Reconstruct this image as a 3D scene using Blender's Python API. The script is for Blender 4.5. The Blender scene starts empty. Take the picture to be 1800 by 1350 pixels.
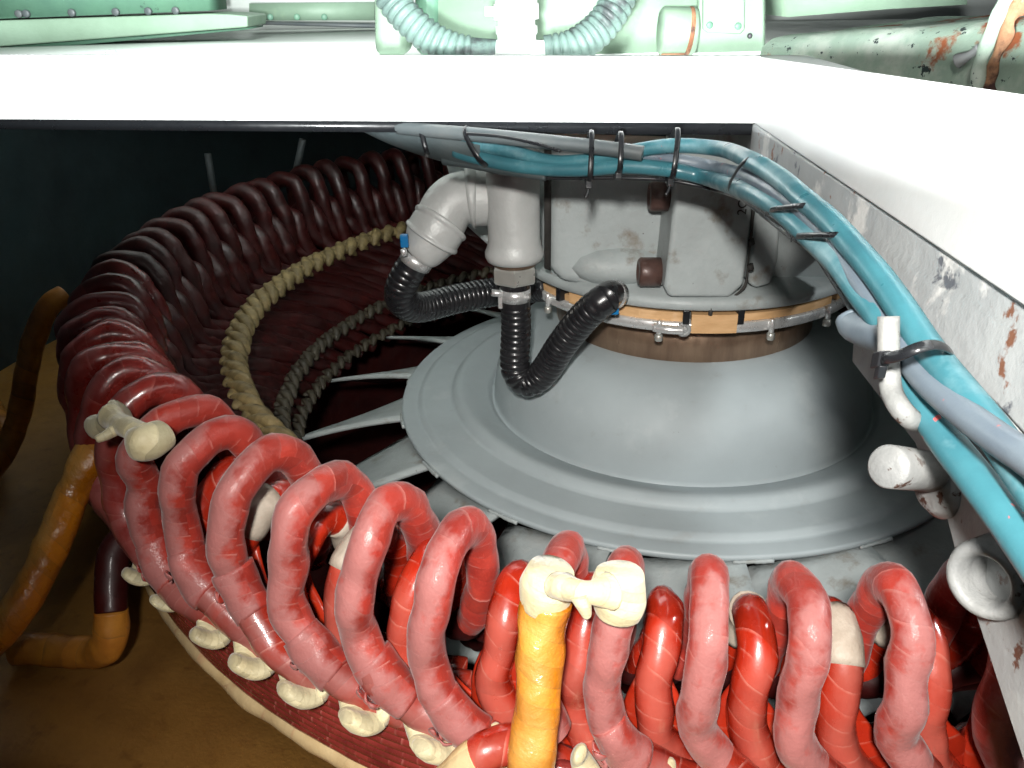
import bpy, math, random
from mathutils import Vector as V, Matrix, noise
from math import sin, cos, pi, radians as rad
random.seed(7)
C = bpy.context.scene.collection
# ---------------------------------------------------------------- camera
PITCH, YAW, ROLL, FPX = .452, -.218, -.025, 1450.8
EYE = V((0, -2.779, 1.343))
cp, sp, cy, sy = cos(PITCH), sin(PITCH), cos(YAW), sin(YAW)
FW = V((sy*cp, cy*cp, -sp)); R0 = V((cy, -sy, 0)); U0 = R0.cross(FW)
RT = R0*cos(ROLL)+U0*sin(ROLL); UP = -R0*sin(ROLL)+U0*cos(ROLL)
GF = V((sy, cy, 0)); GR = V((cy, -sy, 0)); ZZ = V((0, 0, 1))
cam = bpy.data.cameras.new('camera'); co = bpy.data.objects.new('camera', cam); C.objects.link(co)
co.matrix_world = Matrix(((RT.x, UP.x, -FW.x, EYE.x), (RT.y, UP.y, -FW.y, EYE.y), (RT.z, UP.z, -FW.z, EYE.z), (0, 0, 0, 1)))
cam.sensor_width = 36; cam.lens = 36*FPX/1800; cam.clip_start = .02; cam.clip_end = 60
bpy.context.scene.camera = co
# frame aligned with the white cover frame: lat = sideways, fwd = away from the opening's near side
def LF(lat, fwd, z): return EYE+GR*lat+GF*fwd+ZZ*(z-EYE.z)
# ---------------------------------------------------------------- world + lamps
w = bpy.data.worlds.new('World'); bpy.context.scene.world = w; w.use_nodes = True
bg = w.node_tree.nodes['Background']; bg.inputs[0].default_value = (.75, .9, 1, 1); bg.inputs[1].default_value = .02
vs = bpy.context.scene.view_settings; vs.view_transform = 'Standard'; vs.look = 'None'; vs.exposure = 0; vs.gamma = 1
def spot(name, loc, tgt, energy, size, blend, radius, col):
    l = bpy.data.lights.new(name, 'SPOT'); l.energy = energy; l.spot_size = rad(size); l.spot_blend = blend
    l.shadow_soft_size = radius; l.color = col
    o = bpy.data.objects.new(name, l); C.objects.link(o); o.location = loc
    o.rotation_euler = (V(tgt)-V(loc)).to_track_quat('-Z', 'Y').to_euler(); return o
spot('work_lamp', LF(-.08, -.30, 1.70), LF(.31, 1.60, .17), 335, 68.5, 1, .06, (1, .97, .92))
tl = LF(-.1, -.1, 1.26)
spot('bar_face_fill', tl, tl+GF*cos(rad(80))+ZZ*sin(rad(80)), 1000, 172.8, .015, .05, (.96, 1, 1))  # added unseen spot, cut off low so the bars whiten, not the coils
spot('side_bar_fill', LF(-.35, .35, 1.55), LF(.46, .95, 1.18), 7, 60, .8, .05, (.96, 1, 1))  # extra unseen spot, put in to whiten the side bar's inner face
def area(name, loc, tgt, energy, sx, sy_, col):
    l = bpy.data.lights.new(name, 'AREA'); l.shape = 'RECTANGLE'; l.size = sx; l.size_y = sy_; l.energy = energy; l.color = col
    o = bpy.data.objects.new(name, l); C.objects.link(o); o.location = loc
    o.rotation_euler = (V(tgt)-V(loc)).to_track_quat('-Z', 'Y').to_euler(); return o
spot('rear_fill', LF(.2, 2.3, 2.7), LF(.3, 4.8, 1.0), 150, 76, .7, .3, (.95, 1, .98))  # unseen fill added for the green background beyond the far bar

th_ = LF(-.1, -.1, 1.62)
spot('bar_top_fill', th_, th_+GF*cos(rad(78))+ZZ*sin(rad(78)), 500, 177.6, .015, .05, (.96, 1, 1))  # another added spot, cut off to brighten the bar tops
spot('side_top_fill', LF(2.3, 1.1, 1.62), LF(.7, 1.3, 1.19), 150, 80, .6, .1, (.96, 1, 1))  # added from out of view to light the side bar's top
spot('rear_left_fill', LF(-1.0, 2.7, 2.3), LF(-1.5, 5.2, 1.1), 230, 90, .6, .3, (.93, 1, .98))  # added unseen fill that brightens the pale background at upper left

# ---------------------------------------------------------------- materials
def mat(name, a, b=None, sc=8, rough=.5, metal=0, bump=.15, bsc=45, spots=(), coat=0, wrap=None, wline=None, dust=None,
        sheen=0, lo=.35, hi=.65, stretch=None, rvar=.12, sss=0, uvbump=None):
    m = bpy.data.materials.new(name); m.use_nodes = True; T = m.node_tree; N = T.nodes; L = T.links
    P = N['Principled BSDF']
    tc = N.new('ShaderNodeTexCoord'); oi = N.new('ShaderNodeObjectInfo')
    add = N.new('ShaderNodeVectorMath'); add.operation = 'ADD'
    mul = N.new('ShaderNodeMath'); mul.operation = 'MULTIPLY'; mul.inputs[1].default_value = 37.
    L.new(oi.outputs['Random'], mul.inputs[0]); L.new(tc.outputs['Object'], add.inputs[0]); L.new(mul.outputs[0], add.inputs[1])
    vec = add.outputs[0]
    if stretch:
        mp = N.new('ShaderNodeMapping'); mp.inputs['Scale'].default_value = stretch; L.new(vec, mp.inputs[0]); vec = mp.outputs[0]
    def ns(scale, detail=5, v=None):
        n = N.new('ShaderNodeTexNoise'); n.inputs['Scale'].default_value = scale; n.inputs['Detail'].default_value = detail
        n.inputs['Roughness'].default_value = .62; L.new(v or vec, n.inputs['Vector']); return n.outputs['Fac']
    def mr(x, lo, hi, t0=0., t1=1.):
        n = N.new('ShaderNodeMapRange'); n.inputs['From Min'].default_value = lo; n.inputs['From Max'].default_value = hi
        n.inputs['To Min'].default_value = t0; n.inputs['To Max'].default_value = t1; L.new(x, n.inputs['Value']); return n.outputs[0]
    def mth(op, x, y):
        n = N.new('ShaderNodeMath'); n.operation = op
        for i, q in enumerate((x, y)):
            if q is None: continue
            if isinstance(q, (int, float)): n.inputs[i].default_value = q
            else: L.new(q, n.inputs[i])
        return n.outputs[0]
    def mix(f, x, y):
        n = N.new('ShaderNodeMix'); n.data_type = 'RGBA'
        if isinstance(f, (int, float)): n.inputs[0].default_value = f
        else: L.new(f, n.inputs[0])
        for i, q in ((6, x), (7, y)):
            if isinstance(q, tuple): n.inputs[i].default_value = (*q[:3], 1)
            else: L.new(q, n.inputs[i])
        return n.outputs[2]
    col = mix(mr(ns(sc), lo, hi), a, b or a)
    rg = mr(ns(sc*2.3, 3), .3, .7, max(.02, rough-rvar), min(1, rough+rvar))
    h = ns(bsc, 6)
    hs = mth('MULTIPLY', h, bump)
    if wrap:
        sep = N.new('ShaderNodeSeparateXYZ'); L.new(tc.outputs['UV'], sep.inputs[0])
        u = mth('ADD', sep.outputs[0], mth('MULTIPLY', sep.outputs[1], wrap[1]))
        u = mth('ADD', u, mth('MULTIPLY', ns(7, 1), wrap[0]*1.7))
        fr = mth('FRACT', mth('DIVIDE', u, wrap[0]), None)
        hs = mth('ADD', hs, mth('MULTIPLY', fr, wrap[2]))
        line = mth('MULTIPLY', mr(fr, .86, .97), mr(ns(22, 3), .42, .62))
        if wline: col = mix(mth('MULTIPLY', line, wline[3]), col, wline[:3])
        blk = N.new('ShaderNodeTexWhiteNoise'); blk.noise_dimensions = '1D'
        L.new(mth('ADD', mth('FLOOR', mth('DIVIDE', u, wrap[0]), None), mul.outputs[0]), blk.inputs['W'])
        bright = mr(blk.outputs['Value'], 0, 1, .76, 1.16)
        hsv = N.new('ShaderNodeHueSaturation'); L.new(bright, hsv.inputs['Value']); L.new(col, hsv.inputs['Color']); col = hsv.outputs[0]
    if dust:
        ge = N.new('ShaderNodeNewGeometry'); sn = N.new('ShaderNodeSeparateXYZ'); L.new(ge.outputs['Normal'], sn.inputs[0])
        wp = N.new('ShaderNodeVectorMath'); wp.operation = 'MULTIPLY'; wp.inputs[1].default_value = (1, 1, 0); L.new(ge.outputs['Position'], wp.inputs[0])
        wn_ = N.new('ShaderNodeVectorMath'); wn_.operation = 'NORMALIZE'; L.new(wp.outputs[0], wn_.inputs[0])
        wd_ = N.new('ShaderNodeVectorMath'); wd_.operation = 'DOT_PRODUCT'; L.new(wn_.outputs[0], wd_.inputs[0]); L.new(ge.outputs['Normal'], wd_.inputs[1])
        f = mth('ADD', mth('ADD', mth('MULTIPLY', ns(dust[4], 7), .6), mth('MULTIPLY', ns(dust[4]*.25, 3), .3)), mth('ADD', mth('MULTIPLY', sn.outputs[2], .12), mth('MULTIPLY', wd_.outputs['Value'], .30)))
        wl_ = N.new('ShaderNodeVectorMath'); wl_.operation = 'LENGTH'; L.new(wp.outputs[0], wl_.inputs[0])
        f = mth('ADD', f, mr(wl_.outputs['Value'], 1.70, 1.83, -.5, 0.))
        f = mr(f, .57-dust[3]*.3, .77-dust[3]*.3); f = mth('MULTIPLY', f, dust[5])
        col = mix(f, col, dust[:3]); rg = mth('ADD', rg, mth('MULTIPLY', f, .3))
    for s in spots:
        f = mr(ns(s[3], s[6] if len(s) > 6 else 6), s[4], s[5]); col = mix(f, col, s[:3])
    L.new(col, P.inputs['Base Color']); L.new(rg, P.inputs['Roughness']); P.inputs['Metallic'].default_value = metal
    bn = N.new('ShaderNodeBump'); bn.inputs['Strength'].default_value = 1; bn.inputs['Distance'].default_value = .01
    L.new(hs, bn.inputs['Height']); L.new(bn.outputs[0], P.inputs['Normal'])
    P.inputs['Coat Weight'].default_value = coat; P.inputs['Coat Roughness'].default_value = .12
    if coat: L.new(bn.outputs[0], P.inputs['Coat Normal'])
    if sheen: P.inputs['Sheen Weight'].default_value = sheen; P.inputs['Sheen Roughness'].default_value = .4
    if sss:
        P.inputs['Subsurface Weight'].default_value = sss; P.inputs['Subsurface Radius'].default_value = (.02, .012, .005); P.inputs['Subsurface Scale'].default_value = .5
    return m
M = {}
M['red_dusty'] = mat('dusty_red_varnish', (.36, .036, .022), (.27, .022, .015), 14, .45, bump=.30, bsc=34, wrap=(.034, .25, .12), wline=(.70, .36, .31, .3),
                     dust=(.35, .135, .125, .20, 34, .85), coat=.2, sheen=.12)
M['red_gloss'] = mat('glossy_red_varnish', (.38, .022, .007), (.27, .014, .006), 10, .25, bump=.10, bsc=24, wrap=(.03, .3, .17), wline=(.62, .26, .2, .5),
                     dust=(.50, .16, .12, .05, 6, .4), coat=.75)
M['red_arm'] = mat('red_varnish_arm', (.32, .026, .012), (.23, .016, .009), 12, .30, bump=.14, bsc=28, wrap=(.032, .3, .16), wline=(.7, .32, .26, .5),
                    dust=(.34, .13, .115, .0, 12, .6), coat=.7)
M['red_mid'] = mat('half_dusted_shaded_red_varnish', (.29, .030, .022), (.20, .018, .014), 10, .32, bump=.16, bsc=24, wrap=(.036, .3, .16), wline=(.5, .2, .17, .3), dust=(.34, .11, .10, .05, 14, .6), coat=.6)  # varnish darkened a step: the flank's failing light put into the colour
M['red_flank'] = mat('undusted_shaded_red_varnish', (.15, .014, .012), (.10, .009, .008), 9, .36, bump=.16, bsc=24, wrap=(.04, .3, .16), dust=(.26, .075, .07, -.1, 9, .6), coat=.35)  # less dust, and the left flank's shade put into the colour
M['red_side'] = mat('flat_red_varnish_sheet', (.42, .026, .007), (.30, .016, .006), 7, .36, bump=.10, bsc=30, wrap=(.05, .6, .10), wline=(.6, .2, .14, .35), coat=.35)
M['red_deep'] = mat('dark_and_shaded_red_varnish', (.050, .0035, .003), (.026, .0022, .002), 9, .5, bump=.12, bsc=24, wrap=(.04, .3, .16), coat=.12)  # inner arms' own dark red; on rear loops it paints the shade
M['maroon'] = mat('maroon_varnish', (.26, .035, .028), (.15, .018, .016), 12, .25, bump=.1, wrap=(.035, 0, .25), wline=(.42, .12, .1, .9), coat=.8)
M['orange'] = mat('orange_tape', (.60, .215, .008), (.48, .145, .006), 12, .34, bump=.8, bsc=17, wrap=(.030, .35, .30), wline=(.38, .14, .02, .6),
                  dust=(.68, .42, .12, .02, 7, .5), coat=.8, sss=.05)
M['orange_dark'] = mat('aged_orange_tape', (.60, .25, .03), (.42, .15, .02), 12, .45, bump=.35, bsc=20, wrap=(.05, .3, .25), wline=(.25, .11, .03, .5), coat=.2)
M['cream'] = mat('cream_tie_cloth', (.66, .59, .38), (.54, .46, .27), 18, .55, bump=.5, bsc=32, wrap=(.013, .2, .22), wline=(.35, .28, .14, .35), sheen=.3)
M['braid'] = mat('tan_lashing_cord', (.27, .20, .085), (.15, .11, .045), 20, .6, bump=.2, bsc=60, wrap=(.010, .1, .06))
M['braid_shaded'] = mat('shaded_lashing_cord', (.055, .044, .025), (.03, .024, .016), 20, .6, bump=.2, bsc=60)  # same cord with the shade low on the inner face in its colour
M['rope'] = mat('beige_taped_rope', (.62, .45, .22), (.46, .30, .13), 12, .55, bump=.3, bsc=40, wrap=(.11, .8, .25), wline=(.40, .13, .06, .8), stretch=None, dust=(.68, .52, .30, .1, 14, .4))
M['white_tape'] = mat('white_cloth_tape', (.44, .38, .31), (.34, .28, .22), 20, .6, bump=.2, bsc=60)
M['grey'] = mat('grey_paint', (.375, .425, .44), (.33, .375, .39), 3, .58, bump=.03, bsc=120, spots=[(.31, .33, .33, 12, .62, .8), (.44, .485, .49, 5, .58, .78), (.20, .20, .18, 42, .725, .74)])
M['grey_rough'] = mat('grey_cast_paint', (.40, .44, .44), (.32, .35, .35), 5, .5, bump=.22, bsc=55, spots=[(.20, .17, .13, 11, .58, .74), (.10, .09, .08, 45, .69, .72), (.47, .47, .45, 4, .6, .75)])
M['galv'] = mat('galvanised_metal', (.54, .55, .54), (.45, .46, .45), 7, .45, metal=.1, bump=.12, bsc=90, spots=[(.2, .19, .18, 22, .72, .8)])
M['nut'] = mat('zinc_nut', (.62, .62, .58), (.5, .5, .46), 9, .35, metal=.6, bump=.1)
M['silver'] = mat('polished_clamp', (.78, .78, .77), (.6, .6, .6), 12, .28, metal=.55, bump=.04)
M['brown'] = mat('brown_bronze_ring', (.34, .235, .16), (.22, .145, .10), 5, .38, metal=.6, bump=.03, bsc=60, stretch=(3, 3, .6))
M['rust_bolt'] = mat('brown_bolt', (.115, .062, .05), (.07, .038, .032), 16, .45, metal=.2, bump=.15, coat=.2)
M['wood'] = mat('tan_spacer_block', (.68, .42, .21), (.56, .33, .15), 14, .6, bump=.12, stretch=(1, 1, 4), spots=[(.25, .14, .07, 9, .66, .78)])
M['rubber'] = mat('black_rubber', (.012, .012, .014), (.02, .02, .022), 12, .3, bump=.05, coat=.35, rvar=.06)
M['hose_grey'] = mat('grey_green_hose', (.14, .22, .19), (.08, .12, .11), 6, .6, bump=.1, spots=[(.04, .05, .05, 9, .55, .65)])
M['teal'] = mat('teal_cable_jacket', (.050, .185, .220), (.035, .130, .160), 9, .38, bump=.05, spots=[(.20, .33, .36, 7, .52, .72), (.03, .10, .13, 21, .74, .8), (.45, .10, .10, 30, .70, .72, 3)])
M['greycable'] = mat('grey_cable_jacket', (.135, .17, .20), (.105, .135, .17), 8, .42, bump=.05, spots=[(.19, .225, .26, 5, .55, .7), (.05, .06, .08, 14, .70, .73), (.42, .10, .10, 30, .70, .72, 3)])
M['greydark'] = mat('dull_grey_sleeve', (.07, .085, .09), (.10, .11, .11), 8, .5, bump=.06)
M['greysleeve'] = mat('dusty_grey_sleeve', (.045, .062, .066), (.065, .08, .082), 6, .6, bump=.15, bsc=50)
M['black'] = mat('black_nylon', (.012, .013, .015), None, 8, .32, bump=.02)
M['bluetab'] = mat('blue_plastic', (.01, .17, .42), None, 8, .35, bump=.02)
M['white'] = mat('white_gloss_paint', (.86, .87, .86), (.82, .83, .82), 4, .4, bump=.05, spots=[(.5, .42, .36, 9, .735, .77)])
M['white_worn'] = mat('worn_white_paint', (.30, .31, .31), (.25, .26, .26), 6, .5, bump=.15, bsc=40, spots=[(.10, .045, .03, 24, .62, .66), (.07, .07, .07, 15, .66, .70), (.38, .39, .38, 5, .55, .7)])
M['fitting_white'] = mat('worn_white_fitting_paint', (.21, .215, .21), (.17, .175, .175), 6, .5, bump=.3, bsc=40, spots=[(.045, .022, .015, 30, .60, .63), (.05, .05, .05, 17, .64, .67), (.27, .27, .26, 5, .55, .7)])
M['wall_worn'] = mat('chipped_grey_white_paint', (.43, .45, .45), (.36, .38, .39), 6, .5, bump=.2, bsc=30,
                     spots=[(.68, .68, .66, 6, .56, .62), (.13, .14, .16, 7, .62, .645), (.22, .10, .06, 11, .64, .67)])
M['green'] = mat('pale_green_paint', (.24, .345, .255), (.20, .29, .21), 3, .5, bump=.1, bsc=40, spots=[(.06, .07, .07, 34, .71, .74), (.30, .42, .28, 5, .6, .8)])
M['green_dark'] = mat('mid_green_paint', (.13, .27, .18), (.10, .21, .15), 3, .5, bump=.1, spots=[(.05, .08, .07, 15, .66, .72)])
M['green_rust'] = mat('rusting_green_paint', (.36, .47, .38), (.29, .39, .31), 5, .6, bump=.5, bsc=26,
                      spots=[(.50, .57, .49, 7, .50, .62), (.02, .035, .035, 34, .625, .645), (.30, .09, .035, 5, .57, .61), (.55, .56, .5, 11, .68, .71)])
M['rust'] = mat('flaking_rust', (.20, .075, .035), (.42, .22, .12), 13, .8, bump=.9, bsc=30, spots=[(.06, .03, .025, 7, .55, .62), (.6, .55, .42, 12, .62, .68)])
M['floor'] = mat('varnished_brown_board', (.44, .225, .055), (.34, .165, .04), 4, .42, bump=.08, bsc=90, spots=[(.30, .14, .035, 24, .55, .7), (.62, .42, .2, 60, .70, .76), (.2, .09, .025, 2.2, .5, .75)], stretch=(1, 1, 1))
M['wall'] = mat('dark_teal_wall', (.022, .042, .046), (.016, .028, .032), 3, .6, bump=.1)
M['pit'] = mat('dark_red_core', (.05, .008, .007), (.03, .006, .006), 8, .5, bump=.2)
M['ink'] = mat('dark_ink', (.02, .02, .025), None, 8, .5, bump=0)
M['label'] = mat('cream_name_plate', (.80, .68, .55), (.72, .6, .48), 5, .4, bump=.02)
M['table'] = mat('pale_deck_paint', (.74, .78, .74), (.66, .7, .66), 3, .4, bump=.05)
M['gap_dark'] = mat('black_gap_and_shadow', (.03, .028, .026), (.05, .045, .04), 12, .7, bump=.4)  # black for gaps; also colours the strip standing for the pipe's shadow

# ---------------------------------------------------------------- mesh helpers
def mesh(name, vs_, fs, uvs=None, smooth=True):
    me = bpy.data.meshes.new(name); me.from_pydata([tuple(v) for v in vs_], [], fs)
    if smooth: me.polygons.foreach_set('use_smooth', [True]*len(me.polygons))
    if uvs:
        ul = me.uv_layers.new(name='UVMap')
        flat = []
        for f in uvs:
            for q in f: flat += [q[0], q[1]]
        ul.data.foreach_set('uv', flat)
    me.update(); return me
def merge(parts):
    vs_, fs, uv = [], [], []
    for p in parts:
        o = len(vs_); vs_ += p[0]; fs += [tuple(i+o for i in f) for f in p[1]]
        uv += p[2] if p[2] else [[(0, 0)]*len(f) for f in p[1]]
    return vs_, fs, uv
def ob(name, geo, m, parent=None, smooth=True, base=None, bevel=0):
    """geo in world coordinates; parent an Empty (rotation 0) or None"""
    vs_, fs, uv = geo
    if parent is not None: off = parent['_loc']; off = V(off)
    elif base is not None: off = V(base)
    else:
        xs = [v[0] for v in vs_]; ys = [v[1] for v in vs_]; zs = [v[2] for v in vs_]
        off = V(((min(xs)+max(xs))/2, (min(ys)+max(ys))/2, min(zs)))
    me = mesh(name, [V(v)-off for v in vs_], fs, uv, smooth); me.materials.append(m)
    o = bpy.data.objects.new(name, me); C.objects.link(o)
    if parent is not None:
        o.parent = parent; o['_loc'] = tuple(off)
        if parent.type != 'EMPTY': pass
    else: o.location = off; o['_loc'] = tuple(off)
    if parent is not None and parent.type == 'MESH': o['_loc'] = parent['_loc']
    if bevel:
        b = o.modifiers.new('bevel', 'BEVEL'); b.width = bevel; b.segments = 3; b.limit_method = 'ANGLE'; b.angle_limit = rad(35)
        me.polygons.foreach_set('use_smooth', [True]*len(me.polygons))
        wn = o.modifiers.new('wn', 'WEIGHTED_NORMAL'); wn.keep_sharp = True
    return o
def thing(name, label, cat, loc=(0, 0, 0), rz=0, group=None):
    o = bpy.data.objects.new(name, None); C.objects.link(o); o.location = loc; o.rotation_euler = (0, 0, rz)
    o.empty_display_size = .05; o['label'] = label; o['category'] = cat; o['_loc'] = tuple(loc)
    if group: o['group'] = group
    return o
def tag(o, label, cat, group=None):
    o['label'] = label; o['category'] = cat
    if group: o['group'] = group
    return o
def struct(o, label=None):
    o['kind'] = 'structure'
    if label: o['label'] = label
    return o
def spline(pts, n, closed=False):
    pts = [V(p) for p in pts]; m = len(pts); out = []
    seg = m if closed else m-1
    L = [(pts[(i+1) % m]-pts[i]).length for i in range(seg)]; tot = sum(L)
    for k in range(n if closed else n):
        s = tot*k/(n if closed else (n-1)); i = 0
        while i < seg-1 and s > L[i]: s -= L[i]; i += 1
        t = min(1, s/max(L[i], 1e-9))
        if closed: a, b, c, d = pts[(i-1) % m], pts[i], pts[(i+1) % m], pts[(i+2) % m]
        else: a, b, c, d = pts[max(i-1, 0)], pts[i], pts[i+1], pts[min(i+2, m-1)]
        out.append(.5*((2*b)+(c-a)*t+(2*a-5*b+4*c-d)*t*t+(3*b-a-3*c+d)*t**3))
    return out
def frames(P, closed=False, ref=None, i0=0):
    n = len(P); T = []
    for i in range(n):
        a = P[(i-1) % n] if closed or i else P[0]; b = P[(i+1) % n] if closed or i < n-1 else P[-1]
        T.append((b-a).normalized())
    B = [None]*n
    r = V(ref) if ref else (V((0, 0, 1)) if abs(T[i0].z) < .9 else V((1, 0, 0)))
    b = (r-T[i0]*r.dot(T[i0])).normalized(); B[i0] = b
    for i in range(i0+1, n): q = B[i-1]; B[i] = (q-T[i]*q.dot(T[i])).normalized()
    for i in range(i0-1, -1, -1): q = B[i+1]; B[i] = (q-T[i]*q.dot(T[i])).normalized()
    return T, B
def tube(pts, r, seg=12, n=0, closed=False, ref=None, i0=None, ab=None, cap=True, jit=0, seed=0, u0=0., sub=None):
    """r: float or f(t,u)->radius, ab: f(t)->(scale along ref axis, scale across)"""
    P = spline(pts, n, closed) if n else [V(p) for p in pts]
    n = len(P); T, B = frames(P, closed, ref, i0 if i0 is not None else 0)
    vs_, fs, uv = [], [], []; u = u0; US = []
    for i in range(n):
        if i: u += (P[i]-P[i-1]).length
        US.append(u)
        t = i/(n-1); rr = r(t, u-u0) if callable(r) else r
        a, b = ab(t) if ab else (1, 1); N_ = T[i].cross(B[i])
        for k in range(seg):
            an = 2*pi*k/seg; d = B[i]*cos(an)*a+N_*sin(an)*b; q = P[i]+d*rr
            if jit: q = q+d*rr*jit*noise.noise(q*22+V((seed, 0, 0)))
            vs_.append(q)
    if sub: lo_, hi_ = sub
    rng = range(n if closed else n-1)
    circ = 2*pi*(r(.5, 0) if callable(r) else r)
    for i in rng:
        j = (i+1) % n; ui = US[i]; uj = US[i+1] if i+1 < n else US[i]+(P[0]-P[-1]).length
        for k in range(seg):
            k2 = (k+1) % seg
            fs.append((i*seg+k, i*seg+k2, j*seg+k2, j*seg+k))
            v0, v1 = circ*k/seg, circ*(k+1)/seg
            uv.append([(ui, v0), (ui, v1), (uj, v1), (uj, v0)])
    if cap and not closed:
        fs.append(tuple(range(seg))[::-1]); uv.append([(US[0], 0)]*seg)
        fs.append(tuple((n-1)*seg+k for k in range(seg))); uv.append([(US[-1], 0)]*seg)
    return vs_, fs, uv
def lathe(prof, c=(0, 0, 0), ax=(0, 0, 1), seg=48, a0=0, a1=2*pi, ref=None, cap=False):
    ax = V(ax).normalized(); r = V(ref) if ref else (V((1, 0, 0)) if abs(ax.x) < .9 else V((0, 1, 0)))
    X = (r-ax*r.dot(ax)).normalized(); Y = ax.cross(X); c = V(c); full = abs(a1-a0-2*pi) < 1e-6
    ns_ = seg if full else seg+1; m = len(prof); vs_, fs = [], []
    for j in range(ns_):
        a = a0+(a1-a0)*j/seg
        for (q, h) in prof: vs_.append(c+(X*cos(a)+Y*sin(a))*q+ax*h)
    for j in range(seg):
        j2 = (j+1) % ns_ if full else j+1
        for i in range(m-1): fs.append((j*m+i, j2*m+i, j2*m+i+1, j*m+i+1))
    if not full and cap:
        fs.append(tuple(range(m))); fs.append(tuple(seg*m+i for i in range(m))[::-1])
    return vs_, fs, None
def prism(poly, d):
    """poly: world points (planar), d: extrusion vector"""
    n = len(poly); d = V(d); vs_ = [V(p) for p in poly]+[V(p)+d for p in poly]
    nn = (vs_[1]-vs_[0]).cross(vs_[2]-vs_[1])
    area_n = V((0, 0, 0))
    for i in range(n): area_n += vs_[i].cross(vs_[(i+1) % n])
    fs = [tuple(range(n)), tuple(range(n, 2*n))[::-1]]+[((i+1) % n, i, i+n, (i+1) % n+n) for i in range(n)]
    if area_n.dot(d) > 0: fs = [f[::-1] for f in fs]
    return vs_, fs, None
def boxo(c, ax, ay, az, sx, sy_, sz):
    c = V(c); vs_ = []
    for z in (-1, 1):
        for y in (-1, 1):
            for x in (-1, 1): vs_.append(c+V(ax)*x*sx/2+V(ay)*y*sy_/2+V(az)*z*sz/2)
    fs = [(0, 2, 3, 1), (4, 5, 7, 6), (0, 1, 5, 4), (2, 6, 7, 3), (0, 4, 6, 2), (1, 3, 7, 5)]
    return vs_, fs, None
def cyl(a, b, r, seg=20, bev=.12, r2=None, hexa=False):
    a, b = V(a), V(b); L = (b-a).length; r2 = r2 or r; e = bev*r
    if hexa: seg = 6
    return lathe([(0, 0), (r-e, 0), (r, e), (r2, L-e), (r2-e, L), (0, L)], a, b-a, seg)
# image-plane readings turned into places on real planes of the machine
def ray(x, y): return FW+RT*((x-900)/FPX)-UP*((y-675)/FPX)
def onz(x, y, z): d = ray(x, y); return EYE+d*((z-EYE.z)/d.z)
def wf(x, y, f): d = ray(x, y); return EYE+d*(f/d.dot(GF))
def wl(x, y, l): d = ray(x, y); return EYE+d*(l/d.dot(GR))
def oncyl(x, y, r):
    d = ray(x, y); a = d.x**2+d.y**2; b = 2*(EYE.x*d.x+EYE.y*d.y); c = EYE.x**2+EYE.y**2-r*r
    s = max(0, b*b-4*a*c); return EYE+d*((-b-math.sqrt(s))/2/a)
def dep(x, y, d): return EYE+ray(x, y)*d
def pol(r, th, z): return V((r*cos(rad(th)), r*sin(rad(th)), z))

# ================================================================ SETTING
PL = 1.8
# floor board outside the winding: annular sheet
def annulus(r0, r1, z0, z1, seg=160):
    return lathe([(r1, z0), (r1, z1), (r0, z1), (r0, z0), (r1, z0)], seg=seg)
struct(ob('floor', annulus(1.80, 3.4, -.10, -.055), M['floor']))
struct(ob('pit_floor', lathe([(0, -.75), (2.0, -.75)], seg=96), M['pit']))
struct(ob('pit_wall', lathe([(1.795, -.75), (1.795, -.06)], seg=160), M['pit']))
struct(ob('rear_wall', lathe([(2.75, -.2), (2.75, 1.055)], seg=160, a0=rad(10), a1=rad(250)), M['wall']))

# ---------------------------------------------------------------- white cover frame
zl, zt = 1.063, 1.188; hl, ht = EYE.z-zl, EYE.z-zt
inn = [(-.585/.1286*hl, hl/.1286), (.291/.1542*hl, hl/.1542), (.672/.4131*hl, hl/.4131)]
out = [(-.564/.0586*ht, ht/.0586), (.344/.0809*ht, ht/.0809), (.605/.1445*ht, ht/.1445)]
def ext(a, b, k): return (a[0]+(a[0]-b[0])*k, a[1]+(a[1]-b[1])*k)
i0_, o0_ = ext(inn[0], inn[1], .4), ext(out[0], out[1], .35)
i2_ = (inn[2][0]*.99, .2); o2_ = (out[2][0], .2)
fr = thing('cover_frame', 'thick white painted frame with a long straight bar and an angled bar at the right', 'frame', LF(*inn[1], zl))
outc = (.705, 2.05)
def bar(pts):
    bot = [LF(a, b, zl) for a, b, d in pts]; top = [LF(a, b, EYE.z-d) for a, b, d in pts]; n = len(pts)
    fs = [tuple(range(n)), tuple(range(n, 2*n))[::-1]]+[((i+1) % n, i, i+n, (i+1) % n+n) for i in range(n)]
    return bot+top, [f[::-1] for f in fs], None
ob('cross_bar', bar([(i0_[0], i0_[1], .120), (inn[1][0], inn[1][1], .147), (outc[0], outc[1], .166), (-2.1, 3.05, .190)]), M['white'], fr, bevel=.003)
ob('side_bar', bar([(inn[1][0], inn[1][1], .147), (i2_[0], i2_[1], .077), (.80, .2, .215), (outc[0], outc[1], .166)]), M['white'], fr, bevel=.003)
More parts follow.
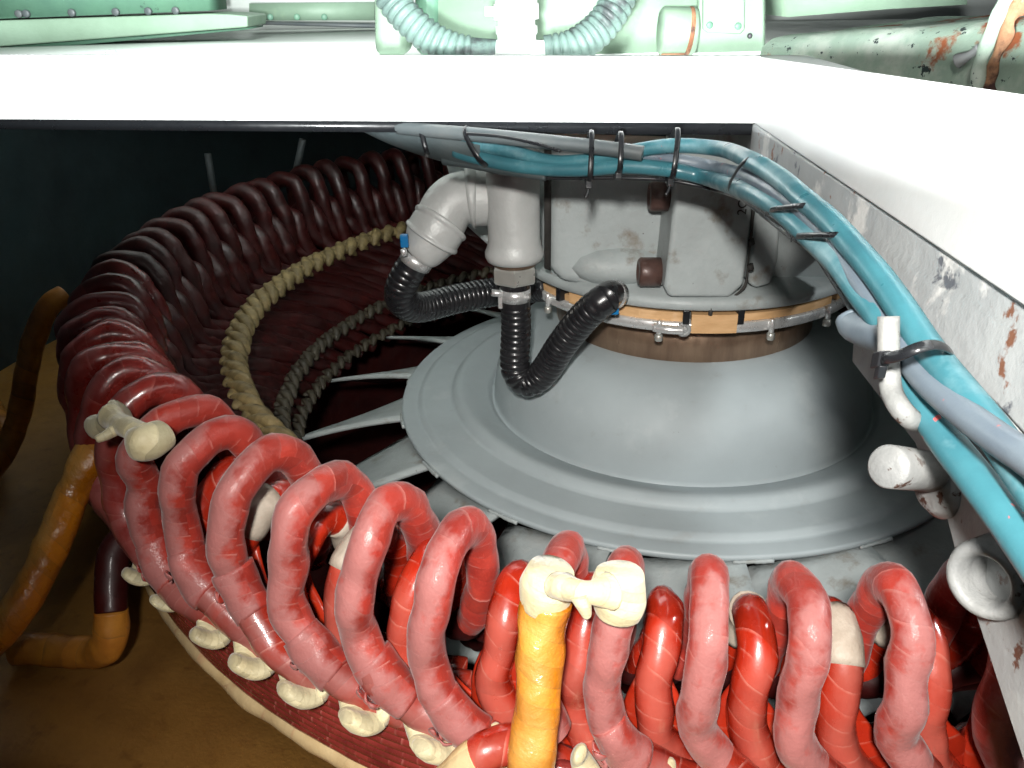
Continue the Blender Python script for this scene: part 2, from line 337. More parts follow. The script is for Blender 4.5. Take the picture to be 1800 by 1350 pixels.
# flange lip below the far bar (its underside shade painted black) and the grey inner wall below the side bar
lip = [(inn[1][0]-.02, inn[1][1]+.02), (inn[0][0]*.05, inn[0][1]*.05+inn[1][1]*.95+.02)]
a_ = LF(inn[1][0], inn[1][1]+.012, zl-.026); b_ = LF(i0_[0], i0_[1]+.012, zl-.026)
ob('lip', prism([a_, b_, b_+ZZ*.024, a_+ZZ*.024], GF*.03), M['black'], fr)
LW = inn[1][0]*.985+.004
wpts = [(inn[1][1]+.02, 1.061), (inn[1][1]+.02, .99), (1.25, 1.0), (.95, .985), (.75, .965), (.45, .945), (.2, .935), (.2, 1.061)]
ob('side_wall', prism([LF(inn[2][0]+(LW-inn[2][0])*min(1, max(0, (q[0]-.6)/1.2))+.006, q[0], q[1]) for q in wpts], GR*.05), M['wall_worn'], fr, bevel=.006)
ob('lower_ledge', prism([LF(.50, 1.40, .99), LF(.50, .2, .93), LF(.50, .2, .60), LF(.50, .70, .74), LF(.50, 1.0, .86)], GR*.05), M['wall_worn'], fr, bevel=.004)
# deck plate behind the far bar, closing the space above the rotor
def deckp(a, b, c): return LF(a, b, c)
struct(ob('rear_deck', prism([LF(-2.9, 3.15, 1.10), LF(outc[0], outc[1]+.004, 1.10), LF(.93, 2.66, 1.10), LF(1.2, 1.9, 1.10), LF(3.6, 1.7, 1.10), LF(3.6, 4.6, 1.10), LF(-4.2, 6.0, 1.10)], ZZ*.02), M['table']))

# ---------------------------------------------------------------- right bracket plate
LB = .47
br = thing('bracket_plate', 'white steel plate at the right edge with bent rod, stub pipe and eye', 'bracket', LF(LB, .75, .6))
pl = [(1512, 572), (1500, 590), (1497, 636), (1608, 780), (1640, 868), (1662, 905), (1688, 1010), (1712, 1075), (1800, 1345), (1830, 1430), (1960, 1430), (1900, 900), (1740, 690), (1600, 560)]
ob('plate', prism([wl(x, y, LB) for x, y in pl], GR*.022), M['white_worn'], br, bevel=.003)
LR = LB-.098
rod = [wl(1562, 556, LR), wl(1562, 600, LR), wl(1563, 650, LR), wl(1568, 690, LR), wl(1586, 722, LR), wl(1608, 740, LR+.02), wl(1636, 745, LB+.004)]
ob('hook_rod', tube(rod, .0105, 14, 40), M['fitting_white'], br)
a = wl(1642, 829, LB-.012); 
sd = (wl(1518, 815, LB-.13)-a).normalized()
ob('stub_pipe', cyl(a, a+sd*.105, .0225, 32, .10), M['fitting_white'], br)
ob('stub_flange', cyl(wl(1668, 855, LB+.006), wl(1668, 855, LB+.006)-GR*.025-GF*.005, .034, 28, .3), M['fitting_white'], br)
ec = wl(1752, 1012, LB-.002); ed = (-GR*.80-GF*.46+ZZ*.12).normalized()
ob('eye_boss', lathe([(.040, -.02), (.040, .016), (.036, .025), (.030, .027), (.025, .022), (.0225, .008), (.022, -.012), (0, -.012)], ec, ed, 40), M['fitting_white'], br)

# ================================================================ ROTOR
ro = thing('rotor_hub', 'grey painted bell shaped hub with stepped rim below the brown ring', 'rotor', (0, 0, -.2))
prof = [(.30, .29), (.440, .294), (.455, .291), (.500, .279), (.545, .259), (.585, .228), (.617, .188), (.640, .142), (.654, .092), (.661, .045), (.664, .012), (.666, -.006), (.672, -.010), (.678, -.004), (.684, .006), (.695, .010),
        (.748, .034), (.775, .044), (.788, .046), (.802, .043), (.816, .026), (.822, .018), (.830, .0165), (.915, .0165), (.928, .015), (.938, .004), (.944, .0005), (.950, 0), (.992, 0), (.998, -.002), (1.0, -.008), (.998, -.018), (.96, -.03), (.5, -.10), (.3, -.2)]
ob('hub_body', lathe(prof, seg=256), M['grey'], ro)
ob('shaft_ring', lathe([(.40, .26), (.437, .285), (.437, .45), (.40, .45)], seg=160), M['brown'], ro)
# blades: high edge at th, sloping down clockwise
def blade(th):
    vs_, fs = [], []; nr, nc = 10, 8
    for s in (0, 1):
        for i in range(nr+1):
            t = i/nr; r = .965+t*.40
            ch = 19.6-.6*t
            for k in range(nc+1):
                u = k/nc; edge = .012*sin(t*9)*0
                z = -.012-.05*t*t-.005-(.045+.17*t**.8)*u**1.1
                p = pol(r, th-ch*u-1.0*t, z-s*.014)
                vs_.append(p)
    m = (nr+1)*(nc+1)
    def id(s, i, k): return s*m+i*(nc+1)+k
    for i in range(nr):
        for k in range(nc):
            fs.append((id(0, i, k), id(0, i, k+1), id(0, i+1, k+1), id(0, i+1, k)))
            fs.append((id(1, i, k), id(1, i+1, k), id(1, i+1, k+1), id(1, i, k+1)))
    for i in range(nr):
        fs.append((id(0, i, 0), id(0, i+1, 0), id(1, i+1, 0), id(1, i, 0))); fs.append((id(0, i, nc), id(1, i, nc), id(1, i+1, nc), id(0, i+1, nc)))
    for k in range(nc):
        fs.append((id(0, 0, k), id(1, 0, k), id(1, 0, k+1), id(0, 0, k+1))); fs.append((id(0, nr, k), id(0, nr, k+1), id(1, nr, k+1), id(1, nr, k)))
    return vs_, fs, None
b0 = ob('fan_blade', blade(-98), M['grey_rough'], ro)
wd = ob('weld_bead', tube([pol(1.003, a, -.014-.004*random.random()) for a in [-100+.5*k for k in range(13)]], .006, 8, jit=.5), M['grey_rough'], b0)
for k in range(1, 18):
    c = b0.copy(); C.objects.link(c); c.parent = ro; c.rotation_euler = (0, 0, rad(20.1*k)) if k < 3 else (0, 0, rad(20*k))
    d = wd.copy(); C.objects.link(d); d.parent = c

# ---------------------------------------------------------------- collar
cl = thing('brush_collar', 'polished metal collar carrying tan spacer blocks round the shaft above the brown ring', 'collar', (0, 0, .40))
ob('collar_ring', lathe([(.437, .436), (.550, .436), (.556, .440), (.556, .464), (.551, .468), (.437, .468)], seg=160), M['silver'], cl)
ob('backing_ring', lathe([(.43, .469), (.525, .469), (.525, .512), (.43, .512)], seg=120), M['greydark'], cl)
def arcblock(a0, a1, r0, r1, z0, z1): return lathe([(r0, z0), (r1, z0), (r1, z1), (r0, z1), (r0, z0)], seg=max(4, int((a1-a0)/3)), a0=rad(a0), a1=rad(a1), cap=True)
for (a0, a1, r1, z0, z1, nm) in [(-143, -128, .546, .469, .488, 'spacer_block'), (-126.5, -113, .560, .472, .506, 'spacer_block'), (-110, -89.5, .548, .469, .496, 'spacer_block'),
                             (-87, -74, .566, .442, .498, 'spacer_block'), (-72, -38, .548, .470, .492, 'spacer_block'), (-34, -10, .545, .470, .492, 'spacer_block')]:
    ob(nm, arcblock(a0, a1, .46, r1, z0, z1), M['wood'], cl, smooth=False, bevel=.002)
for a in (-137, -122, -96, -63, -41, -20):
    p = pol(.560, a, .432); bp = ob('terminal_bolt', cyl(p+ZZ*.0, p+ZZ*.04, .008, 12), M['silver'], cl)
    ob('nut', cyl(p-ZZ*.022, p-ZZ*.002, .012, 6, .15), M['nut'], bp)
for a in (-131, -112, -88.5, -73):
    p = pol(.542, a, .488); t_ = V((-sin(rad(a)), cos(rad(a)), 0)); n_ = V((cos(rad(a)), sin(rad(a)), 0))
    ob('clamp_block', boxo(p, t_, n_, ZZ, .018, .05, .042), M['black'], cl, smooth=False, bevel=.002)
pa, pb = pol(.566, -97.5, .452), pol(.566, -89, .450)
ob('clamp_bar', tube([pa, (pa+pb)/2-V((0, .006, 0)), pb], .0125, 14, 12), M['silver'], cl)
pe = pol(.564, -89, .452); ob('end_plate', lathe([(.010, -.004), (.021, -.004), (.021, .004), (.010, .004), (.010, -.004)], pe, (0, -1, .1), 24), M['white_worn'], cl)

# ================================================================ BEARING HOUSING
FB = 2.30
ho = thing('bearing_housing', 'grey cast bearing housing with a raised block and brown bolts above the collar', 'housing', LF(.55, 2.5, .47))
def slab(pts, f, depth): return prism([wf(x, y, f) for x, y in pts], GF*depth)
ob('body', slab([(966, 205), (966, 470), (985, 497), (1060, 510), (1170, 522), (1480, 522), (1520, 505), (1540, 205)], FB, .7), M['grey_rough'], ho, bevel=.03)
ob('skirt', lathe([(.44, .510), (.570, .511), (.578, .517), (.577, .535), (.565, .548), (.30, .56)], seg=160), M['grey_rough'], ho)
ob('rear_body', slab([(783, 200), (783, 285), (800, 345), (822, 400), (862, 436), (940, 470), (1010, 480), (1010, 200)], 2.62, .5), M['grey_rough'], ho, bevel=.012)
ob('raised_block', slab([(1190, 200), (1187, 330), (1176, 440), (1168, 505), (1176, 524), (1283, 525), (1308, 502), (1316, 440), (1326, 335), (1330, 200)], 2.14, .17), M['grey_rough'], ho, bevel=.014)
ob('side_block', slab([(1332, 200), (1331, 335), (1322, 440), (1316, 500), (1330, 508), (1356, 500), (1368, 460), (1378, 340), (1380, 200)], 2.19, .15), M['grey_rough'], ho, bevel=.012)
ob('gap_seal', tube([wf(1325, 330, 2.15), wf(1322, 400, 2.15), wf(1316, 450, 2.15), wf(1310, 500, 2.155), wf(1287, 524, 2.17)], .0042, 8, 40, jit=.9), M['gap_dark'], ho)
for (x, y) in ((1318, 466), (1321, 421)): ob('seal_lump', tube([wf(x, y, 2.14), wf(x+3, y+8, 2.142)], .009, 8, jit=.9, seed=x), M['gap_dark'], ho)
bc = wf(1085, 462, 2.34)
vs_, fs, _ = lathe([(0, -1), (.3, -.95), (.6, -.8), (.85, -.5), (1, 0), (.85, .5), (.6, .8), (.3, .95), (0, 1)], seg=40)
ob('cast_bulge', ([bc+GR*v[0]*.15+GF*v[1]*.10+ZZ*v[2]*.062 for v in vs_], fs, None), M['grey_rough'], ho)
for i, (x0, x1, y, r, wx) in enumerate([(1141, 1184, 345, .040, 1194), (1122, 1160, 478, .041, 1168)]):
    a, b = wf(x0, y, 2.22), wf(x1, y, 2.22)
    bt = ob('cap_bolt', lathe([(0, .004), (r*.55, .004), (r*.6, -.002) if i else (r*.6, .0), (r*.88, 0), (r, .006), (r, (b-a).length), (0, (b-a).length)], a, b-a, 32), M['rust_bolt'], ho)
    ob('washer', cyl(b+GR*.0005, wf(wx, y, 2.22), r*.86, 28, .05), M['nut' if i else 'brown'], bt)
lp = ob('name_plate', slab([(968, 222), (968, 256), (1292, 258), (1292, 224)], FB-.012, .01), M['label'], ho)
ob('plate_border', merge([slab([(974, 231), (974, 234), (1284, 243), (1285, 240)], FB-.0135, .001), slab([(1284, 240), (1278, 256), (1281, 256), (1287, 240)], FB-.0135, .001)]), M['greydark'], lp)
ob('dark_strip', slab([(957, 205), (957, 472), (968, 476), (970, 205)], FB-.012, .02), M['gap_dark'], ho)  # shadow beside the pipe, built as a dark strip
ob('dark_strip', slab([(1293, 205), (1292, 300), (1303, 300), (1304, 205)], FB-.10, .02), M['gap_dark'], ho)
ob('joint_pin', cyl(pol(.572, -82, .50), pol(.572, -82, .522), .006), M['gap_dark'], ho)
# raised marks on the block, read sideways
cu = bpy.data.curves.new('cast_marks', 'FONT'); cu.body = '2CZ'; cu.size = .034; cu.extrude = .0012
tm = bpy.data.objects.new('cast_marks', cu); C.objects.link(tm)
dg = bpy.context.evaluated_depsgraph_get(); me = bpy.data.meshes.new_from_object(tm.evaluated_get(dg)); bpy.data.objects.remove(tm)
txo = bpy.data.objects.new('cast_marks', me); C.objects.link(txo); me.materials.append(M['gap_dark'])
mw = Matrix((( *(-ZZ), 0), (*GR, 0), (*(-GF), 0), (0, 0, 0, 1))); mw = Matrix((V((0, 0, 1)), V((0, 0, 0)), V((0, 0, 0)))) if False else None
pX, pY, pZ = ZZ, -GR, -GF
txo.parent = ho; pos = wf(1311, 378, 2.138)-V(ho['_loc'])
txo.matrix_local = Matrix(((pX.x, pY.x, pZ.x, pos.x), (pX.y, pY.y, pZ.y, pos.y), (pX.z, pY.z, pZ.z, pos.z), (0, 0, 0, 1)))

# ================================================================ TEE PIPE + HOSES
FT = 2.27
def pt(x, y, f=FT): return wf(x, y, f)
tc_ = LF(.016, FT, 0); Z = lambda y: wf(905, y, FT).z
te = thing('pipe_tee', 'galvanised pipe tee hanging behind the white bar with an elbow branch to the left', 'pipe fitting', (tc_.x, tc_.y, Z(495)))
R_ = .0735
def tz(pr): return lathe([(r, Z(y)) for r, y in pr], (tc_.x, tc_.y, 0), seg=56)
ob('tee_body', tz([(0, 458), (.066, 458), (.078, 456), (.0835, 449), (.0835, 441), (.077, 432), (R_, 420), (R_, 305), (R_, 252), (.066, 244), (.056, 236), (.056, 150), (.056, 97), (0, 97)]), M['galv'], te)
FBk = FT+.055
br_ = [pt(892, 347, FBk), pt(872, 347, FBk), pt(846, 347, FBk), pt(832, 348, FBk)]
ob('branch', tube(br_, lambda t, u: .0800, 40, 24, jit=0), M['galv'], te)
ob('branch_rim', tube([pt(838, 347, FBk), pt(832, 347, FBk), pt(824, 348, FBk)], lambda t, u: .0790+.0085*sin(pi*t)**.6, 40, 14), M['galv'], te)
el = [pt(832, 347, FBk), pt(806, 350, FBk-.01), pt(788, 364, FBk-.02), pt(777, 384, FBk-.03), pt(770, 398, FBk-.035)]
e = ob('elbow', tube(el, .0735, 40, 40), M['galv'], te)
ob('elbow_rim', tube([pt(777, 388, FBk-.03), pt(768, 402, FBk-.04), pt(757, 420, FBk-.045)], lambda t, u: .0750+.0085*(sin(pi*min(1, t*3))**.7 if t < .333 else (.45 if t < .72 else .45+.55*sin(pi*(t-.72)/.28))), 40, 30), M['galv'], e)
ob('elbow_end', tube([pt(757, 419, FBk-.045), pt(747, 435, FT), pt(738, 446, FT)], lambda t, u: .078-.024*t, 40, 14), M['galv'], e)
ob('thread_ring', tz([(0, 464), (.062, 464), (.062, 456), (0, 456)]), M['brown'], te)
ob('hex_nut', lathe([(0, Z(494)), (.062, Z(494)), (.067, Z(490)), (.067, Z(468)), (.062, Z(464)), (0, Z(464))], (tc_.x, tc_.y, 0), seg=6, ref=GR*cos(rad(28))+GF*sin(rad(28))), M['nut'], te, smooth=False)
def corr(pts, r, pitch, amp, n, smooth_len=0, end_smooth=0, seg=28, **k):
    P = spline(pts, n); tot = sum((P[i+1]-P[i]).length for i in range(n-1))
    def rf(t, u):
        f = min(1, max(0, (u-smooth_len)/.01))*min(1, max(0, (tot-end_smooth-u)/.01))
        return r+f*amp*(abs(sin(pi*u/pitch))**.6*2-1)
    return tube(P, rf, seg, 0, **k)
h2 = [tc_*1+ZZ*Z(492), tc_+ZZ*Z(530), tc_+ZZ*Z(580), pt(905, 625, 2.265), pt(908, 655, 2.26), pt(928, 672, 2.25), pt(955, 655, 2.23), pt(985, 610, 2.19), pt(1020, 565, 2.15), pt(1050, 536, 2.12), pt(1066, 524, 2.12)]
hz = thing('coolant_hose', 'black corrugated hose hanging in a U from the hex nut to the collar', 'hose', (tc_.x, tc_.y, Z(690)), group='black corrugated hoses at the pipe tee')
ob('hose', corr(h2, .0430, .0195, .0022, 420, .075, .015), M['rubber'], hz)
ob('end_boot', tube([pt(1062, 528, 2.12), pt(1072, 518, 2.15), pt(1085, 516, 2.2)], lambda t, u: .043-.008*t, 24, 10), M['rubber'], hz)
cb = tc_+ZZ*Z(516)
k_ = ob('hose_clamp', lathe([(.0432, -.018), (.0452, -.018), (.0452, .018), (.0432, .018), (.0432, -.018)], cb, ZZ, 40), M['silver'], hz)
sc_ = cb-GR*.058-GF*.016
ob('clamp_screw', cyl(sc_+GR*.022+ZZ*.006, sc_-GR*.010+ZZ*.010, .0105, 14), M['silver'], k_)
ob('clamp_tongue', boxo(cb-GR*.044-GF*.022-ZZ*.012, GR, GF, ZZ, .012, .006, .05), M['silver'], k_, bevel=.002)
ob('clamp_screw', cyl(cb+GR*.030-GF*.034-ZZ*.004, cb+GR*.040-GF*.038+ZZ*.004, .006, 10), M['silver'], k_)
k2 = ob('hose_clamp', lathe([(.0385, -.012), (.0405, -.012), (.0405, .012), (.0385, .012), (.0385, -.012)], pt(1078, 518, 2.17), pt(1090, 516, 2.2)-pt(1070, 520, 2.15), 32), M['silver'], hz)
ob('blue_tab', boxo(pt(1077, 547, 2.14), GR, GF, ZZ, .034, .016, .018), M['bluetab'], k2, bevel=.004)
h1 = [pt(738, 446), pt(728, 462), pt(712, 488), pt(703, 515, 2.28), pt(712, 534, 2.31), pt(740, 540, 2.36), pt(790, 528, 2.43), pt(850, 516, 2.5), pt(920, 508, 2.56), pt(965, 505, 2.5)]
hy = thing('coolant_hose', 'black corrugated hose curving from the elbow back behind the pipe tee', 'hose', pt(703, 550), group='black corrugated hoses at the pipe tee')
ob('hose', corr(h1, .0448, .0175, .002, 420, .05), M['rubber'], hy)
cd = (pt(722, 472)-pt(740, 440)).normalized()
k3 = ob('hose_clamp', lathe([(.0452, -.016), (.0475, -.016), (.0475, .016), (.0452, .016), (.0452, -.016)], pt(733, 456), cd, 36), M['silver'], hy)
ob('blue_tab', boxo(pt(711, 423, 2.21), GR, GF, ZZ, .022, .02, .035), M['bluetab'], k3, bevel=.003)
ob('clamp_screw', cyl(pt(709, 438, 2.21), pt(711, 449, 2.21), .009, 12), M['silver'], k3)

# upper fitting above the bar
f2 = 2.40
ut = thing('hose_manifold', 'pale pipe fitting with a white clamp standing above the long white bar', 'pipe fitting', LF(.02, f2, 1.13))
uc = wf(908, 50, f2); 
def uz(pr): return lathe([(r, wf(908, y, f2).z) for r, y in pr], (uc.x, uc.y, 0), seg=40)
ob('stem', uz([(0, 130), (.052, 130), (.052, 62), (.056, 58), (.056, 46), (.050, 44), (.050, 12), (.056, 8), (.056, 0), (.048, -4), (.048, -40), (0, -40)]), M['table'], ut)
k4 = ob('clamp_band', uz([(.056, 34), (.060, 34), (.060, 6), (.056, 6)]), M['white'], ut)
ob('clamp_screw', cyl(wf(880, 20, f2-.04), wf(852, 20, f2-.04), .012, 14), M['white'], k4)
ob('side_nipple', tube([wf(870, 88, f2), wf(958, 88, f2)], .026, 20), M['table'], ut)
g1 = [wf(672, -40, 2.44), wf(690, 0, 2.44), wf(722, 38, 2.42), wf(762, 70, 2.41), wf(810, 90, 2.4), wf(870, 97, 2.4)]
hg = ob('vent_hose', corr(g1, .040, .021, .0045, 260, 0, .06), M['hose_grey']); tag(hg, 'ribbed grey green hose hanging left of the pale fitting, darker on top', 'hose', 'ribbed hoses above the white bar')
g2 = [wf(958, 92, 2.4), wf(1000, 86, 2.4), wf(1040, 62, 2.42), wf(1072, 26, 2.44), wf(1094, -20, 2.46), wf(1100, -60, 2.46)]
hg = ob('vent_hose', corr(g2, .043, .021, .0045, 240, .01), M['hose_grey']); tag(hg, 'ribbed grey green hose rising to the right of the pale fitting', 'hose', 'ribbed hoses above the white bar')

# ================================================================ BACKGROUND ABOVE THE BAR
gb = thing('green_machine_panel', 'pale green flat machine side with a bolted cover, behind the ribbed hoses', 'machine', LF(.3, 3.2, 1.12))
def bs(name, pts, f, d, m, parent=None, bevel=0): return ob(name, slab(pts, f, d), M[m], parent, bevel=bevel)
bs('panel', [(770, -60), (770, 100), (1230, 108), (1345, 112), (1345, -60)], 3.0, .4, 'green', gb)
bs('column', [(655, -60), (658, 100), (716, 100), (714, -60)], 2.9, .2, 'green', gb, .03)
bs('corner_column', [(728, -60), (728, 100), (772, 100), (772, -60)], 2.98, .3, 'green_dark', gb, .04)
rp = bs('raised_panel', [(1232, -60), (1222, 105), (1345, 110), (1345, -60)], 2.95, .04, 'green', gb, .01)
cv = bs('access_cover', [(1236, -60), (1236, 52), (1244, 57), (1302, 60), (1310, 52), (1310, -60)], 2.93, .02, 'green', gb, .006)
for x, y in ((1247, 44), (1297, 46)):
    p = wf(x, y, 2.928); ob('screw', cyl(p, p-GF*.008, .011, 12), M['green_dark'], cv)
ob('stud', cyl(wf(1318, 63, 2.948), wf(1318, 63, 2.93), .009, 10), M['ink'], rp)
sp_ = thing('stub_pipe_green', 'short green stub pipe with rust on its underside, above the white bar', 'pipe', wf(1185, 85, 2.9))
ob('pipe', cyl(wf(1160, 55, 2.88), wf(1222, 55, 2.88), .072, 28, .1), M['green'], sp_)
ob('rust_collar', cyl(wf(1203, 55, 2.88), wf(1216, 56, 2.88), .0745, 28, .1), M['rust'], sp_)
ob('rust_patch', lathe([(.0735, 0), (.0740, .004), (.0740, .085), (.0735, .09)], wf(1162, 55, 2.88), GR, 24, rad(150), rad(262), ref=ZZ), M['rust'], sp_)
# big rusty casting at right
gc = thing('rusty_green_casting', 'large pale green casting with flaking rust along its top and flange, behind the side bar', 'casting', LF(1.2, 2.2, .9))
n_ = 64; vs_, fs = [], []
A0, A1 = wf(1335, 62, 2.6), wf(1900, 25, 1.75); A1 = A1+(A1-A0)*.7; ax = (A1-A0); axn = ax.normalized(); dn = V((0, 0, 1)); bk = axn.cross(dn)
bk = bk if bk.dot(GF) > 0 else -bk
rows = [(-.02, .55), (.00, .30), (.0, .12), (.008, .05), (.03, .015), (.08, .0), (.2, -.004), (.36, 0), (.6, .02)]
for j in range(n_+1):
    for (dz, db) in rows:
        p = A0+ax*(j/n_)-ZZ*dz+bk*db
        p += bk*.012*noise.noise(p*6)+ZZ*.012*noise.noise(p*5+V((3, 1, 2))); vs_.append(p)
m_ = len(rows)
for j in range(n_):
    for i in range(m_-1): fs.append((j*m_+i, j*m_+i+1, (j+1)*m_+i+1, (j+1)*m_+i))
ob('casting_body', (vs_, fs, None), M['green_rust'], gc)
ob('flange_rust', tube([wf(1812, 0, 1.80), wf(1775, 30, 1.82), wf(1762, 75, 1.84), wf(1745, 120, 1.85), wf(1738, 180, 1.86), wf(1735, 220, 1.86)], lambda t, u: .014+.005*sin(u*40), 14, 120, jit=1.3, ab=lambda t: (1, .6)), M['rust'], gc)
ob('flange', tube([wf(1772, -5, 1.80), wf(1752, 30, 1.80), wf(1735, 75, 1.82), wf(1722, 120, 1.83), wf(1712, 200, 1.84)], .014, 16, 90, jit=.6), M['green_rust'], gc)
ob('paint_ridge', tube([wf(1683, 108, 1.9), wf(1705, 96, 1.88), wf(1722, 84, 1.86)], .011, 10, 20, jit=.8), M['white_worn'], gc)
bs('rear_block', [(1380, -60), (1385, 30), (1560, 16), (1700, 8), (1700, -60)], 3.1, .3, 'green')
o = C.objects[-1]; tag(o, 'green block showing over the top of the rusty casting', 'machine')
# left background
lg = thing('green_girder', 'green painted girder end above the pale deck at the upper left', 'girder', wf(150, 85, 4.4))
bs('upper_plate', [(-200, -120), (-200, 34), (0, 33), (366, 19), (352, -120)], 4.35, .3, 'green_dark', lg)
bs('flange_face', [(-200, 40), (-200, 92), (0, 82), (435, 48), (435, 28), (405, 25), (366, 24), (0, 36)], 4.3, .35, 'green', lg, .008)
bs('under_face', [(-200, 93), (-200, 105), (0, 91), (250, 69), (434, 52), (434, 49), (0, 83)], 4.33, .3, 'green_dark', lg)
for x in (35, 48, 128, 205, 262, 310):
    p = wf(x, 25-x*.02, 4.34); ob('bolt', cyl(p, p-GF*.02, .018, 8), M['greydark'], lg)
struct(bs('far_bright_wall', [(-400, -150), (-400, 100), (2300, 100), (2300, -150)], 5.6, .1, 'table'))
fg = thing('far_green_rail', 'pale green rail with small dark fixings far beyond the deck', 'rail', wf(550, 40, 5.2))
bs('rail', [(438, 6), (438, 36), (657, 36), (657, 4)], 5.2, .1, 'green', fg)
bs('lower_strip', [(437, 38), (437, 43), (760, 52), (760, 44)], 5.1, .1, 'greydark', fg)
for x in (475, 522, 570): ob('fixing', cyl(wf(x, 30, 5.19), wf(x, 30, 5.15), .018, 8), M['green_dark'], fg)
bs('deck_clip', [(184, 94), (186, 88), (198, 89), (204, 95)], 3.3, .02, 'white'); tag(C.objects[-1], 'small white clip on the deck just behind the long bar', 'clip')

# faint struts in the dark behind the winding
for (x0, y0, x1, y1, l) in ((365, 270, 378, 352, 'thin grey strut standing alone in the dark behind the winding'), (532, 245, 518, 312, 'pale strut in the dark nearer the pipe tee, leaning slightly')):
    o = ob('strut', tube([wf(x0, y0, 3.9), wf(x1, y1, 3.9)], .016, 10), M['greydark']); tag(o, l, 'strut', 'struts behind the winding')

# ================================================================ CABLES
def dcab(x):
    P = [(600, 2.12), (800, 1.98), (950, 1.90), (1183, 1.80), (1260, 1.74), (1340, 1.56), (1480, 1.4), (1900, 1.2)]
    for (a, b), (c, d) in zip(P, P[1:]):
        if x <= c: return b+(d-b)*max(0, x-a)/(c-a)
    return P[-1][1]
def dcab2(x, y):
    f = dcab(x)*.985
    if x > 1300: d = ray(x, y); f = min(f, .405/(d.dot(GR)/d.dot(GF)))
    return f
def cpath(pts, off=0.): return [wf(x, y, dcab2(x, y)+off) for x, y in pts]
def cable(pts, r, m, label, off=0., grp='cables along the cover frame', n=160, **k):
    pp = cpath(pts, off)
    if pts[-1][0] > 1850: pp.append(pp[-1]+(pp[-1]-pp[-2]).normalized()*.35)
    o = ob('cable', tube(pp, r, 20, n, **k), M[m]); return tag(o, label, 'cable', grp)
Apx = [(800, 244), (817, 249), (845, 255), (900, 267), (967, 284), (1033, 282), (1100, 268), (1183, 256), (1267, 262), (1317, 281), (1367, 311), (1413, 350), (1460, 390), (1500, 434), (1545, 487), (1585, 543), (1620, 597), (1655, 645), (1700, 700), (1745, 756), (1800, 835), (1880, 950)]
Bpx = [(800, 266), (817, 272), (845, 279), (900, 290), (967, 297), (1033, 297), (1100, 292), (1183, 299), (1250, 315), (1317, 337), (1367, 364), (1400, 393), (1433, 423), (1475, 463), (1510, 510), (1550, 562), (1590, 640), (1620, 705), (1660, 770), (1710, 835), (1760, 900), (1810, 970), (1880, 1070)]
Cpx = [(640, 218), (800, 236), (870, 240), (967, 250), (1033, 255), (1100, 268), (1183, 280), (1267, 297), (1333, 320), (1385, 350), (1430, 388), (1470, 430), (1515, 500), (1560, 570), (1593, 622), (1625, 665), (1667, 704), (1717, 744), (1767, 780), (1820, 815), (1900, 880)]
cable(Apx, .0155, 'teal', 'teal blue cable lying uppermost along the bundle, spotted with red paint', 0)
cable(Bpx, .0163, 'teal', 'teal blue cable lying lowest in the bundle, widest and brightest at the lower right', -.005)
cp_ = [wf(x, y, dcab2(x, y)+(.012 if x < 1500 else -.004 if x < 1580 else -.018 if x > 1600 else -.012)) for x, y in Cpx]
cp_.append(cp_[-1]+(cp_[-1]-cp_[-2]).normalized()*.35)
tag(ob('cable', tube(cp_, .0138, 20, 160), M['greycable']), 'grey cable between the blue ones, crossing over them past the last black tie', 'cable', 'cables along the cover frame')
cable([(700, 224), (780, 232), (850, 238), (940, 247), (1033, 257), (1090, 264), (1130, 270)], .016, 'greydark', 'short dark grey sleeve on top of the bundle at the left', -.02)
cable([(650, 205), (690, 224), (740, 242), (790, 256), (832, 266), (850, 270)], .040, 'greysleeve', 'dull grey wrapped sleeve where the bundle comes out from below the bar', .012, ref=ZZ, ab=lambda t: (1, .8))
cable([(780, 280), (830, 287), (880, 296), (960, 308)], .013, 'greysleeve', 'thin dull grey sleeve end under the blue cables above the pipe tee', .0, n=60)
cable([(1300, 345), (1367, 397), (1410, 428), (1437, 450), (1465, 492), (1490, 530), (1503, 552), (1515, 575)], .0045, 'greydark', 'thin grey wire hanging below the bundle on the right', .0, n=80)
cable([(1497, 560), (1503, 573), (1525, 583), (1555, 592), (1590, 612), (1612, 640)], .0185, 'greycable', 'short bulging grey sleeve beside the bent hook rod', -.01, n=60)
# black conduit along bundle underside
cable([(690, 246), (790, 279), (870, 302), (960, 312), (1100, 313), (1183, 318), (1270, 337), (1330, 362), (1395, 412)], .0045, 'black', 'thin black wire running along the underside of the blue bundle', .01, n=100)
